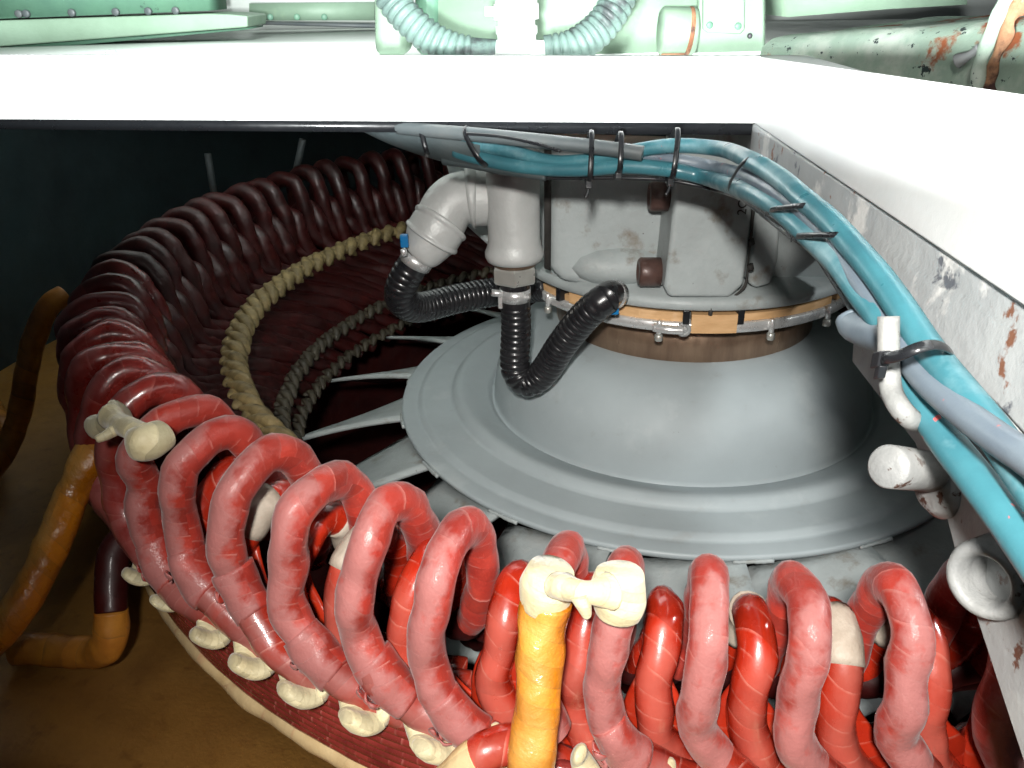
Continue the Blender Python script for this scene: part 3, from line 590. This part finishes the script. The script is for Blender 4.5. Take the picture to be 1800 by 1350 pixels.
# wire end at left
o = ob('wire_end', tube(cpath([(820, 235), (880, 240), (940, 252), (985, 266)], -.045), .0035, 8, 30), M['black']); tag(o, 'loose black tie tail lying over the blue cables at the left', 'cable tie', 'black cable ties')
def ctie(cx, cy, ang, half, depth, label, head=None, tall=0, rr=.0038, off=0, tail=True, sag=0):
    """closed nylon loop round the bundle; ang = direction across the bundle in the picture plane (deg)"""
    f = dcab2(cx, cy); c = wf(cx, cy, f+off-(.01 if cx < 1250 else .040)); sc = f/FPX*1.08
    if cx > 1250: depth *= 1.15; half *= 1.12
    u = (RT*cos(rad(ang))-UP*sin(rad(ang))); v = FW*.97
    pts = []
    for k in range(20):
        a = 2*pi*k/20; s = abs(cos(a))**.75*(1 if cos(a) > 0 else -1); sn_ = abs(sin(a))**.5*(1 if sin(a) > 0 else -1)
        pts.append(c+u*s*half*sc+v*sn_*depth+(RT*cos(rad(ang+90))-UP*sin(rad(ang+90)))*(sag*sc*(-sin(a))))
    th = thing('cable_tie', label, 'cable tie', c, group='black cable ties')
    ax = (RT*cos(rad(ang+90))-UP*sin(rad(ang+90)))
    ob('strap', tube(pts, rr, 8, 70, closed=True, ref=ax, ab=lambda t: (1.5, .5)), M['black'], th)
    if head is not None:
        hc = c+u*(half+head)*sc-v*.012
        ob('head', boxo(hc, ax, u, FW, .014, .017, .012), M['black'], th, bevel=.002)
        if tail: ob('tail', tube([hc, hc+u*.016+ax*.002, hc+u*.028+ax*.007], .0035, 8, 8, ab=lambda t: (1, .4), ref=ax), M['black'], th)
    return th
ctie(745, 248, 75, 22, .03, 'cable tie farthest left, a thin arc on the grey sleeve under the bar', None)
ctie(838, 258, 62, 34, .035, 'cable tie second from the left, a wide arc over the grey sleeve', None, sag=10)
ctie(1036, 278, 92, 40, .046, 'cable tie hanging straight down from the bar, left of the other two straight ones', 5)
ctie(1087, 272, 92, 32, .046, 'cable tie hanging straight down, middle of the three straight ones', 3, tail=False)
ctie(1182, 274, 96, 40, .046, 'cable tie hanging straight down nearest the raised block and upper brown bolt', 4)
def onpath(pp, x, y):
    def d(p):
        v = p-EYE; z = v.dot(FW); return (900+FPX*v.dot(RT)/z-x)**2+(675-FPX*v.dot(UP)/z-y)**2
    Q = spline(pp, 400); k = min(range(400), key=lambda i: d(Q[i])); k = min(398, max(1, k)); return Q[k], (Q[k+1]-Q[k-1]).normalized()
PA, PB = cpath(Apx), cpath(Bpx, -.005)
def btie(a, b, label):
    (pa, ta), (pb, tb) = onpath(PA, *a), onpath(PB, *b)
    c = (pa+pb)/2; u = (pa-pb).normalized(); t = (ta+tb).normalized(); v = t.cross(u).normalized()
    if v.dot(FW) > 0: v = -v
    ax = u.cross(v).normalized(); hu = (pa-pb).length/2+.0185; hv = .0200; pts = []
    for k in range(24):
        an = 2*pi*k/24; ca, sa = cos(an), sin(an)
        pts.append(c+u*(abs(ca)**.8*(1 if ca > 0 else -1))*hu+v*(abs(sa)**.55*(1 if sa > 0 else -1))*hv)
    th = thing('cable_tie', label, 'cable tie', c, group='black cable ties')
    ob('strap', tube(pts, .0034, 8, 90, closed=True, ref=ax, ab=lambda t: (1.15, .6)), M['black'], th)
    hc = c-u*(hu+.004)+v*.009
    ob('head', boxo(hc, ax, u, v, .013, .013, .011), M['black'], th, bevel=.0015)
    ob('tail', tube([hc, hc-u*.014+v*.002, hc-u*.024+ax*.005], .003, 8, 8, ab=lambda t: (1.3, .4), ref=ax), M['black'], th)
btie((1325, 286), (1297, 330), 'slanting cable tie just below the inner corner of the white frame')
btie((1428, 362), (1374, 372), 'cable tie curving round both blue cables past the frame corner')
btie((1482, 414), (1425, 416), 'cable tie just below the curved one, before the cables turn steep')

# last tie round rod and cables
th = thing('cable_tie', 'large cable tie with a chunky head strapping the cables to the bent white rod', 'cable tie', wl(1600, 620, LR-.02), group='black cable ties')
f_ = .86
lpz = [wl(1550, 632, .350), wl(1580, 625, .352), wl(1612, 612, .362), wl(1640, 606, .378), wl(1664, 612, .40), wl(1668, 625, .428), wl(1635, 640, .438), wl(1590, 645, .42), wl(1556, 640, .38)]
ob('strap', tube(lpz, .0048, 10, 80, closed=True, ref=ZZ, ab=lambda t: (1.2, .5)), M['black'], th)
hd = wl(1548, 632, .350); sdir = (wl(1580, 625, .352)-hd).normalized()
ob('head', boxo(hd, sdir, ZZ, sdir.cross(ZZ), .016, .017, .014), M['black'], th, bevel=.002)
ob('tail', boxo(hd-sdir*.012, sdir, ZZ, sdir.cross(ZZ), .008, .011, .004), M['black'], th, bevel=.001)
ob('head_foot', boxo(hd-ZZ*.014+sdir*.004, sdir, ZZ, sdir.cross(ZZ), .010, .014, .010), M['black'], th, bevel=.002)

# ================================================================ WINDING
BASE = .2
def loc_(r, d, z): return V((r*cos(rad(d))-PL, r*sin(rad(d)), z-BASE))
MAIN = [(1.66, 20, .10), (1.74, 15.5, .15), (1.81, 11.5, .20), (1.865, 8, .24), (1.895, 5, .272), (1.903, 2.6, .306), (1.903, .7, .366), (1.900, -.3, .432), (1.893, -.35, .49), (1.885, -.15, .54), (1.862, 0, .583),
        (1.80, 0, .607), (1.748, 0, .585), (1.716, 0, .53), (1.706, -.1, .465), (1.70, -.4, .40), (1.69, -1.2, .345), (1.665, -3, .30), (1.62, -6, .255), (1.56, -11, .195), (1.49, -17, .11), (1.43, -23, .0)]
GLOS = [(1.64, 20, .02), (1.71, 15, .07), (1.78, 10.5, .12), (1.82, 6.5, .16), (1.842, 4, .195), (1.848, 1.8, .235), (1.846, .4, .29), (1.838, -.2, .345), (1.826, -.2, .40), (1.798, 0, .452), (1.75, 0, .474),
        (1.702, 0, .452), (1.676, 0, .40), (1.665, -.2, .345), (1.652, -.9, .29), (1.625, -2.6, .245), (1.58, -6, .19), (1.52, -11, .13), (1.45, -17, .03), (1.39, -23, -.09)]
def coil_geo(sp_, apex, r, seed, gloss, cut_outer=False):
    rnd = random.Random(seed)
    pts = []
    for i, (a, b, c) in enumerate(sp_):
        j = .0085 if not gloss else .006
        pts.append(loc_(a+rnd.uniform(-j, j), b+rnd.uniform(-.12, .12), c+rnd.uniform(-j, j)))
    n = 150; P = spline(pts, n)
    ai = max(range(n), key=lambda i: P[i].z if True else 0)
    def near(p): return min(range(n), key=lambda i: (P[i]-p).length)
    c1, c2 = near(pts[apex-5]), near(pts[apex+5])
    w1, w2 = (1.0, 1.0) if not gloss else (1.04, .98)
    def ab(t):
        i = t*(n-1)
        if i < c1: k = min(1, (c1-i)/25); return (w1+(.25 if gloss else -.08)*k, w2-.08*k)
        if i > c2: k = min(1, (i-c2)/25); return (w1-.1*k, w2-.25*k)
        return (w1, w2)
    g = tube(P, r, 16, 0, ref=(0, 1, 0), i0=ai, ab=ab, jit=.17, seed=seed, cap=False)
    seg = 16
    def cutg(i0, i1):
        vs_, fs, uv = g; v2 = vs_[i0*seg:(i1+1)*seg]
        f2 = [tuple(q-i0*seg for q in f) for f in fs[i0*seg:i1*seg]]
        u2 = uv[i0*seg:i1*seg]; m = i1-i0
        return v2, f2, u2
    side = None
    if gloss:
        Q = [p-V((.026, 0, .0)) for p in P[2:c1+16]]; nq = len(Q)
        T_, B_ = frames(P, ref=(0, 1, 0), i0=ai)
        Q = [q-V((0, 0, .05))*min(1, (nq-i)/22) for i, q in enumerate(Q)]
        side = tube(Q, .035, 18, 0, ref=B_[2], ab=lambda t: (.35+3.6*min(1, (1-t)*nq/22)**.7, .34), jit=.06, seed=seed)
    return dict(side=side, outer=cutg(0, c1), knuckle=cutg(c1, c2), inner=cutg(c2, n-1), P=P, c1=c1, c2=c2, ai=ai, n=n)
def cache(name, geo, m):
    me = mesh(name, geo[0], geo[1], geo[2], True); me.materials.append(m); return me
NV = 6
vm, vg = [], []
for k in range(NV):
    for gloss, lst in ((0, vm), (1, vg)):
        G = coil_geo(GLOS if gloss else MAIN, 10 if gloss else 11, .0335 if not gloss else .0335, 11+k*7+gloss*100, gloss)
        mk = M['red_gloss'] if gloss else M['red_dusty']
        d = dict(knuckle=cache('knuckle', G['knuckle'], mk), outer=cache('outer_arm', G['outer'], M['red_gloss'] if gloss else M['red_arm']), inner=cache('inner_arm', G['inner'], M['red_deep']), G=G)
        P = G['P']
        if gloss:
            d['side'] = cache('coil_side', G['side'], M['red_side']); i = G['ai']; d['tape'] = cache('white_tape', tube(P[i-5:i+2] if k % 2 else P[i+3:i+11], .0362, 16, ref=(0, 1, 0), ab=lambda t: (1.06, 1.0), jit=.15, seed=11+k*7+100), M['white_tape'])
        else:
            i = G['c1']+random.Random(k).choice((-2, 1, 3)); rn = random.Random(k*5)
            T_, B_ = frames(P, ref=(0, 1, 0), i0=G['ai'])
            crum = [tube([P[i-4], P[i-1], P[i+3]], lambda t, u: .0355+.002*sin(pi*t), 26, 12, ref=B_[i], jit=.2, seed=k)]
            for q in range(7):
                an = rn.uniform(1.0, 2.6)+pi*.55; dd = B_[i]*cos(an)+T_[i].cross(B_[i])*sin(an)
                c = P[i]+T_[i]*rn.uniform(-.016, .016)+dd*.037; e_ = (T_[i]*rn.uniform(-1, 1)+dd.cross(T_[i])*rn.uniform(-1, 1)+dd*.3).normalized()
                crum.append(tube([c-e_*.012, c+dd*.006, c+e_*.014], lambda t, u: .0015+.0055*sin(pi*t), 7, 6, ref=dd, ab=lambda t: (.5, 1.4), jit=1.2, seed=q))
            d['tape'] = cache('tape_end', merge(crum), M['red_dusty'])
        lst.append(d)
for lst in (vm, vg):
    for d in lst:
        for q in ('knuckle', 'outer', 'inner'):
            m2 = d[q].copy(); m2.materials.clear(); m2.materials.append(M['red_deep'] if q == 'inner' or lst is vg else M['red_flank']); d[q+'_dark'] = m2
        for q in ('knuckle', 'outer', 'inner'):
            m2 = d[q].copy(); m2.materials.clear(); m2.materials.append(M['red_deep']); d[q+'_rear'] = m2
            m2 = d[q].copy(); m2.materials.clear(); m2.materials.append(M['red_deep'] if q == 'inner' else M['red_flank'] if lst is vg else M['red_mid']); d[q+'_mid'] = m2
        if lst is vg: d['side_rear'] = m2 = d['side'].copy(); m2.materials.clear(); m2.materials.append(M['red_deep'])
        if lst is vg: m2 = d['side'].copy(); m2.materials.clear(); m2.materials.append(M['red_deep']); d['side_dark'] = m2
def kid(name, me, root):
    o = bpy.data.objects.new(name, me); C.objects.link(o); o.parent = root; return o
front_main = [(-66.9, None), (-71.1, 'dusty red coil loop almost hidden behind the white bracket plate'), (-75.3, 'dark dusty red coil loop just left of the white bracket plate, partly covered'),
    (-79.4, 'purplish dusty coil loop farthest right of those fully in view'), (-83.7, 'dusty pinkish coil loop second from the right, kinked at its outer bend'),
    (-87.8, 'dusty pink coil loop standing almost straight, third from the right'), (-91.9, 'dusty coil loop bound by the cream knot on the right side of the yellow lead'),
    (-94.9, 'short dusty coil end above the yellow lead, bound by the cream knot'), (-100.2, 'large dusty pink coil loop, first one left of the yellow lead'),
    (-104.0, 'large dusty pink coil loop, second one left of the yellow lead'), (-108.5, 'tall dusty coil loop with a crumpled tape end, third left of the yellow lead'),
    (-112.8, 'dusty coil loop with a crumpled tape end, fourth left of the yellow lead'), (-117.3, 'dusty coil loop with a crumpled tape end, fifth left of the yellow lead'),
    (-121.5, 'red coil loop right beside the cream knot at the left, on its right side'), (-125.6, 'red coil loop wrapped by the round end of the left cream knot'),
    (-129.8, 'dark red coil loop wrapped by the upper end of the left cream knot')]
LAB_L = 'dark glossy red coil loop in the dim left flank of the winding ring'
LAB_B = 'very dark red coil loop in the unlit rear of the winding ring'
ORD = ['first', 'second', 'third', 'fourth', 'fifth', 'sixth', 'seventh', 'eighth', 'ninth', 'tenth', 'eleventh', 'twelfth']
mains = list(front_main); t_ = -134.0
rr = random.Random(3)
while t_ > -262: mains.append((t_+rr.uniform(-.25, .25), 'dark glossy upper coil loop, '+ORD[len(mains)-16]+' one behind the cream knot on the left flank' if t_ > -172 else LAB_B)); t_ -= 4.2
def place(i, th, label, src, gloss, outer=True, tape=True):
    DZ = [(-180, 0), (-117, 0), (-112.8, -.004), (-108.5, -.010), (-104, -.016), (-100.2, -.036), (-94.9, -.030), (-91.9, -.034), (-87.8, -.040), (-79, -.034), (-60, -.03)]
    dz = 0
    for (a, b), (c, d) in zip(DZ, DZ[1:]):
        if a <= th <= c: dz = b+(d-b)*(th-a)/(c-a)
    if gloss: dz = -.008 if th > -119 else 0
    p = pol(PL, th, BASE+dz); grp = ('lower glossy coil loops of the winding' if gloss else 'upper coil loops of the winding')
    root = thing('coil_loop', label, 'winding coil', p, rad(th), grp)
    if th > -99: root.scale = (.95, .84, .95)
    elif th > -102: root.scale = (.98, .90, .98)
    elif th > -124: root.scale = (1, .90, 1)
    dk = '_dark' if th < (-124.5 if not gloss else -121) else ''  # darker copies by angle carry the flank and rear shade in their colour
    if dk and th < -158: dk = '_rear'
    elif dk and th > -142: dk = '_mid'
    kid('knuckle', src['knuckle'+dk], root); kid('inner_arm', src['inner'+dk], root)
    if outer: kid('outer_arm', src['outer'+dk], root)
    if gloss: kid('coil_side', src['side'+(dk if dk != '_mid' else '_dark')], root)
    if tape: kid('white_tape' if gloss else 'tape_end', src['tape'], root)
    return root
for i, (th, lab) in enumerate(mains):
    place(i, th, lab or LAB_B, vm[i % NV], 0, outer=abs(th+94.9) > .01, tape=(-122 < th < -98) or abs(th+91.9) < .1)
front_gl = {-77.3: 'glossy dark coil loop with a white tape patch, between the two rightmost dusty loops', -81.4: 'glossy coil loop with white tape between the second and third dusty loops from the right',
    -85.4: 'bright red coil loop with beige tape, just right of the straight dusty pink loop', -89.8: 'glossy red coil loop just right of the cream knot', -93.6: 'small glossy red coil loop between the yellow lead and the knotted dusty loop',
    -97.7: 'fat red coil loop immediately left of the yellow lead', -102.9: 'glossy orange red coil loop behind the first dusty loop left of the yellow lead', -106.9: 'glossy red coil loop behind the second dusty loop left of the yellow lead',
    -110.8: 'glossy red coil loop seen through the third dusty loop left of the yellow lead', -115.2: 'glossy red coil loop seen through the fourth dusty loop left of the yellow lead', -119.4: 'dark glossy coil loop seen through the fifth dusty loop left of the yellow lead',
    -123.4: 'very shiny dark coil loop below the round end of the left cream knot'}
gl = [(-73.2, 'dark glossy coil loop just left of the bracket plate, low behind it'), (-69, 'dark glossy coil loop wholly behind the right bracket')]+list(front_gl.items())
t_ = -127.6
while t_ > -262: gl.append((t_+rr.uniform(-.3, .3), 'dark lower coil loop, '+ORD[len(gl)-14]+' behind the very shiny one on the left flank' if t_ > -172 else 'very dark lower coil loop in the unlit rear of the ring')); t_ -= 4.2
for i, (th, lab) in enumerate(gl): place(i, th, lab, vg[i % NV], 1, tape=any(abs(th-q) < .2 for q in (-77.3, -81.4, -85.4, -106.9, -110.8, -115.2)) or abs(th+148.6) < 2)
# solid layer of bars beneath the loops (one continuous mass, nobody can count it)
# support rings wound under the loops
RN = ['topmost', 'second', 'third', 'fourth', 'fifth', 'sixth', 'seventh', 'eighth', 'lowest']
for k in range(9):
    r, z = 1.893-.0062*k, .236-.0262*k
    o = ob('support_ring', tube([pol(r, a, z) for a in range(-60, -271, -2)], .0142, 10, 420, jit=.08, seed=k), M['maroon'])
    tag(o, RN[k]+' of the nine thin maroon taped rings between the cream ties and the beige rope', 'support ring', 'maroon rings under the coil loops')
o = ob('support_ring_inner', lathe([(1.74, -.05), (1.815, .0), (1.84, .10), (1.865, .20), (1.86, .25)], seg=160, a0=rad(-275), a1=rad(-55)), M['red_deep'])
tag(o, 'dark red inner sleeve behind the maroon rings', 'sleeve')
rp_ = [pol(1.842+.003*sin(a*.9), a, -.004+.003*sin(a*.6)) for a in range(-60, -271, -3)]
o = ob('edge_rope', tube(rp_, .024, 14, 400, jit=.10, seed=4), M['rope']); tag(o, 'beige taped rope lying round the foot of the winding on the brown board', 'rope')
# cream ties at the lower edge
def strand(c, u, v, w_, L, r, seed, a0=-.2, a1=pi+.2, dep=.7):
    pts = [c+u*cos(a)*L+v*(-sin(a))*L*1.0+w_*dep*L*sin(2*a)*.25 for a in [a0+(a1-a0)*k/8 for k in range(9)]]
    return tube(pts, lambda t, uu: r*(.55+.45*sin(pi*min(1, max(0, t)))**.5), 14, 26, jit=.15, seed=seed, ab=lambda t: (1.25, .75), ref=w_)
tie_th = [-123.4, -119.8, -115.4, -111.9, -108.3, -104.4, -100.3, -96.2, -92, -88, -83.5]
tie_lab = ['cream cloth tie far down the left flank, mostly in shadow', 'small cream cloth tie beside the foot of the L shaped lead', 'round cream cloth tie where the beige rope starts to brighten', 'double lobed cream cloth tie, fourth up from the short cut lead',
           'double lobed cream cloth tie, third up from the short cut lead', 'bright cream cloth tie, second up from the short cut lead', 'bright twisted cream cloth tie right above the short cut lead']
for i, a in enumerate(tie_th):
    q_ = (.75, .72, .85, 1.0, 1.05, 1.0, 1.12)[i] if i < 7 else .95
    c = pol(1.935, a, .272); n_ = V((cos(rad(a)), sin(rad(a)), 0)); t1 = V((-sin(rad(a)), cos(rad(a)), 0)); vv = (ZZ*.85+n_*.5).normalized()
    tt = (t1*.82-ZZ*.42).normalized()
    th_ = thing('cloth_tie', tie_lab[i] if i < 7 else 'cream cloth tie under the coil loops, hidden by the loops in front', 'tie', c, group='cream cloth ties under the coil loops')
    ob('lashing', strand(c-n_*.010-tt*.024*q_, (n_*.75+tt*.65).normalized(), vv, tt, .030*q_, .0205*q_, i), M['cream'], th_)
    ob('lashing', strand(c-n_*.004+tt*.026*q_+ZZ*.012, (n_*.8-tt*.6).normalized(), vv, tt, .031*q_, .0225*q_, i+30), M['cream'], th_)

# braids on the inner face
def braid(r, z, a0, a1, step, name, label, sc=1., m='braid'):
    th_ = thing(name, label, 'braided lashing', pol(r, (a0+a1)/2, z))
    e = []
    for s in (-1, 1):
        pts = [V((s*(.030-.060*k/8), (k/8-.5)*.075, .016*sin(pi*k/8)+.006*s)) for k in range(9)]
        e.append(cache('lashing_turn', tube([p*sc for p in pts], lambda t, u: sc*(.004+.0155*sin(pi*t)**.7), 10, 14, ref=(0, 0, 1), ab=lambda t: (.7, 1), jit=.1), M[m]))
    a = a0; k = 0
    while a > a1:
        for s in (0, 1):
            o = bpy.data.objects.new('lashing_turn', e[s]); C.objects.link(o); o.parent = th_
            p = pol(r+(.003*random.uniform(-1, 1)), a-step*.5*s, z+.003*random.uniform(-1, 1))
            tx = V((cos(rad(a)), sin(rad(a)), 0)); tz_ = (V((-tx.x, -tx.y, 0))*.55+ZZ*.83).normalized(); ty = ZZ.cross(tx); tx2 = ty.cross(tz_)
            q = p-V(th_['_loc'])
            o.matrix_local = Matrix(((tx2.x, ty.x, tz_.x, q.x), (tx2.y, ty.y, tz_.y, q.y), (tx2.z, ty.z, tz_.z, q.z), (0, 0, 0, 1)))
        a -= step; k += 1
braid(1.505, .325, -128, -212, 3.0, 'braided_lashing', 'thick tan braid round the inner coil face, running up to the pipe elbow', 1.25)
braid(1.40, .055, -128, -232, 2.7, 'braided_lashing', 'dim braid low on the inner face, upper of the two behind the fan blades', .9, 'braid_shaded')
braid(1.375, -.06, -135, -225, 2.7, 'braided_lashing', 'dim braid lowest on the inner face, just outside the fan blade tips', .8, 'braid_shaded')
# yellow cord between the coils at the lower right
for (x, y, x2, y2, r, lab) in ((1296, 1235, 1345, 1252, 1.79, 'yellow lashing cord left of the bright glossy loop'), (1402, 1252, 1450, 1232, 1.79, 'yellow lashing cord between the bright glossy loop and the next dusty one'),
                       (1572, 1222, 1596, 1255, 1.78, 'yellow lashing cord end standing upright behind the dusty loops'), (1590, 1258, 1650, 1240, 1.78, 'yellow lashing cord lying left of the purplish loop'),
                       (1700, 1318, 1740, 1375, 1.80, 'yellow lashing cord end at the lower right corner')):
    a, b = oncyl(x, y, r), oncyl(x2, y2, r)
    o = ob('lashing_cord', tube([a, (a+b)/2-ZZ*.006, b], .014, 12, 14, jit=.3, seed=x, ab=lambda t: (1, .6)), M['braid']); tag(o, lab, 'cord', 'yellow cord pieces between the coils')

# ================================================================ LEADS
yl = [oncyl(960, 1052, 1.90), oncyl(955, 1085, 1.905), oncyl(950, 1150, 1.925), oncyl(946, 1215, 1.945), oncyl(941, 1285, 1.965), oncyl(931, 1350, 1.985), oncyl(918, 1430, 2.0)]
o = ob('yellow_lead', tube(yl, .0345, 22, 110, jit=.2, seed=2), M['orange']); tag(o, 'thick yellow orange taped lead hanging straight down from the cream knot at front centre', 'lead', 'taped leads of the winding')
rj = thing('short_lead', 'short cut lead at the bottom edge with a red sleeve and a cream end', 'lead', onz(850, 1345, .1), group='taped leads of the winding')
s1 = [oncyl(925, 1312, 1.93), oncyl(890, 1310, 1.95), oncyl(855, 1322, 1.97), oncyl(838, 1340, 1.98)]
ob('red_sleeve', tube(s1, .030, 18, 30, jit=.1), M['red_gloss'], rj)
ob('cream_end', tube([oncyl(842, 1336, 1.98), oncyl(815, 1352, 1.99), oncyl(785, 1385, 2.0)], .030, 18, 24, jit=.2), M['rope'], rj)
ld = [(184, 757, 1.9, .47), (160, 800, 1.95, .45), (128, 868, 1.98, .38), (104, 930, 2.02, .33), (78, 990, 2.06, .27), (48, 1045, 2.10, .22), (10, 1100, 2.14, .17), (-50, 1160, 2.2, .1)]
o = thing('orange_lead', 'bright orange taped lead sloping down from the left cream knot to the left edge', 'lead', onz(104, 930, .33), group='taped leads of the winding')
P_ = [onz(x, y, z) for x, y, r, z in ld]
ob('taped_length', tube(P_, .036, 20, 100, jit=.14, seed=5), M['orange'], o)
ob('red_root', tube([onz(205, 735, .5), onz(196, 748, .49), P_[0], onz(176, 776, .46)], .037, 18, 20, jit=.1), M['red_deep'], o)
ll = thing('angled_lead', 'L shaped lead, red above and orange below, bent along the floor at the left', 'lead', onz(190, 1150, 0), group='taped leads of the winding')
ob('red_sleeve', tube([onz(262, 925, .26), onz(232, 935, .25), onz(205, 962, .235), onz(196, 1000, .20), onz(195, 1040, .16), onz(195, 1076, .125)], .034, 18, 44, jit=.06), M['red_deep'], ll)
ob('taped_length', tube([onz(195, 1072, .13), onz(196, 1105, .09), onz(190, 1134, .05), onz(165, 1147, .0), onz(110, 1144, -.01), onz(40, 1140, -.01), onz(22, 1141, -.01)], .0365, 18, 70, jit=.14), M['orange_dark'], ll)
o = ob('rear_lead', tube([onz(112, 520, .50), onz(85, 540, .48), onz(62, 590, .4), onz(48, 650, .3), onz(35, 720, .18), onz(15, 780, .08), onz(-30, 850, 0)], .034, 18, 80, jit=.12), M['orange_dark'])
tag(o, 'dull orange taped lead in shadow at the far left, behind the bright one', 'lead', 'taped leads of the winding')
o = ob('rear_lead', tube([onz(-30, 690, .12), onz(-5, 735, .1), onz(10, 775, .06), onz(-5, 800, .03)], .034, 14, 40, jit=.12), M['orange_dark'])
tag(o, 'stub of a dull taped lead cut off by the left edge', 'lead', 'taped leads of the winding')

# ---------------------------------------------------------------- cream knots
kn = thing('cream_knot', 'white cloth knot tying the yellow lead to the dusty loop on its right', 'knot', oncyl(1025, 1045, 1.93), group='cloth knots on the loops')
def wrapband(p0, p1, r, parent, seed, name='wrap', bulge=.006, m='cream'):
    a, b = V(p0), V(p1)
    return ob(name, tube([a, a+(b-a)*.5, b], lambda t, u: r+bulge*sin(pi*t), 24, 18, jit=.16, seed=seed), M[m], parent)
wrapband(oncyl(968, 1000, 1.893), oncyl(958, 1066, 1.90), .0335, kn, 1, bulge=.004)
wrapband(oncyl(1092, 1008, 1.889), oncyl(1084, 1076, 1.896), .0325, kn, 3, bulge=.004)
ob('bridge', tube([oncyl(985, 1030, 1.915), oncyl(1010, 1036, 1.93), oncyl(1040, 1040, 1.93), oncyl(1068, 1040, 1.915)], lambda t, u: .023-.008*sin(pi*t), 18, 24, jit=.5, ref=ZZ), M['cream'], kn)
ob('tail', tube([oncyl(1020, 1046, 1.94), oncyl(1026, 1065, 1.945), oncyl(1032, 1084, 1.945)], lambda t, u: .014-.008*t, 10, 10, jit=.4), M['cream'], kn)
k2_ = thing('cream_knot', 'dusty cream cloth knot between two red loops above the bright orange lead at the left', 'knot', onz(230, 770, .5), group='cloth knots on the loops')
a, b = onz(185, 735, 0.590), onz(222, 735, 0.610)
ob('wrap', tube([onz(172, 752, 0.585), onz(192, 742, 0.605), onz(215, 722, 0.625)], lambda t, u: .024+.006*t, 18, 18, jit=.3), M['cream'], k2_)
ob('bridge', tube([onz(195, 735, 0.625), onz(222, 750, 0.630), onz(250, 765, 0.625)], lambda t, u: .026-.007*sin(pi*t), 18, 20, jit=.25), M['cream'], k2_)
ob('wrap', tube([onz(240, 778, 0.610), onz(262, 775, 0.615), onz(284, 762, 0.615)], lambda t, u: .031+.004*sin(pi*t), 22, 18, jit=.2, seed=8), M['cream'], k2_)
ob('tail', tube([onz(200, 755, 0.625), onz(185, 765, 0.620), onz(170, 772, 0.615)], lambda t, u: .011-.003*t, 10, 10, jit=.4), M['cream'], k2_)

for o in C.objects:
    if '_loc' in o: del o['_loc']
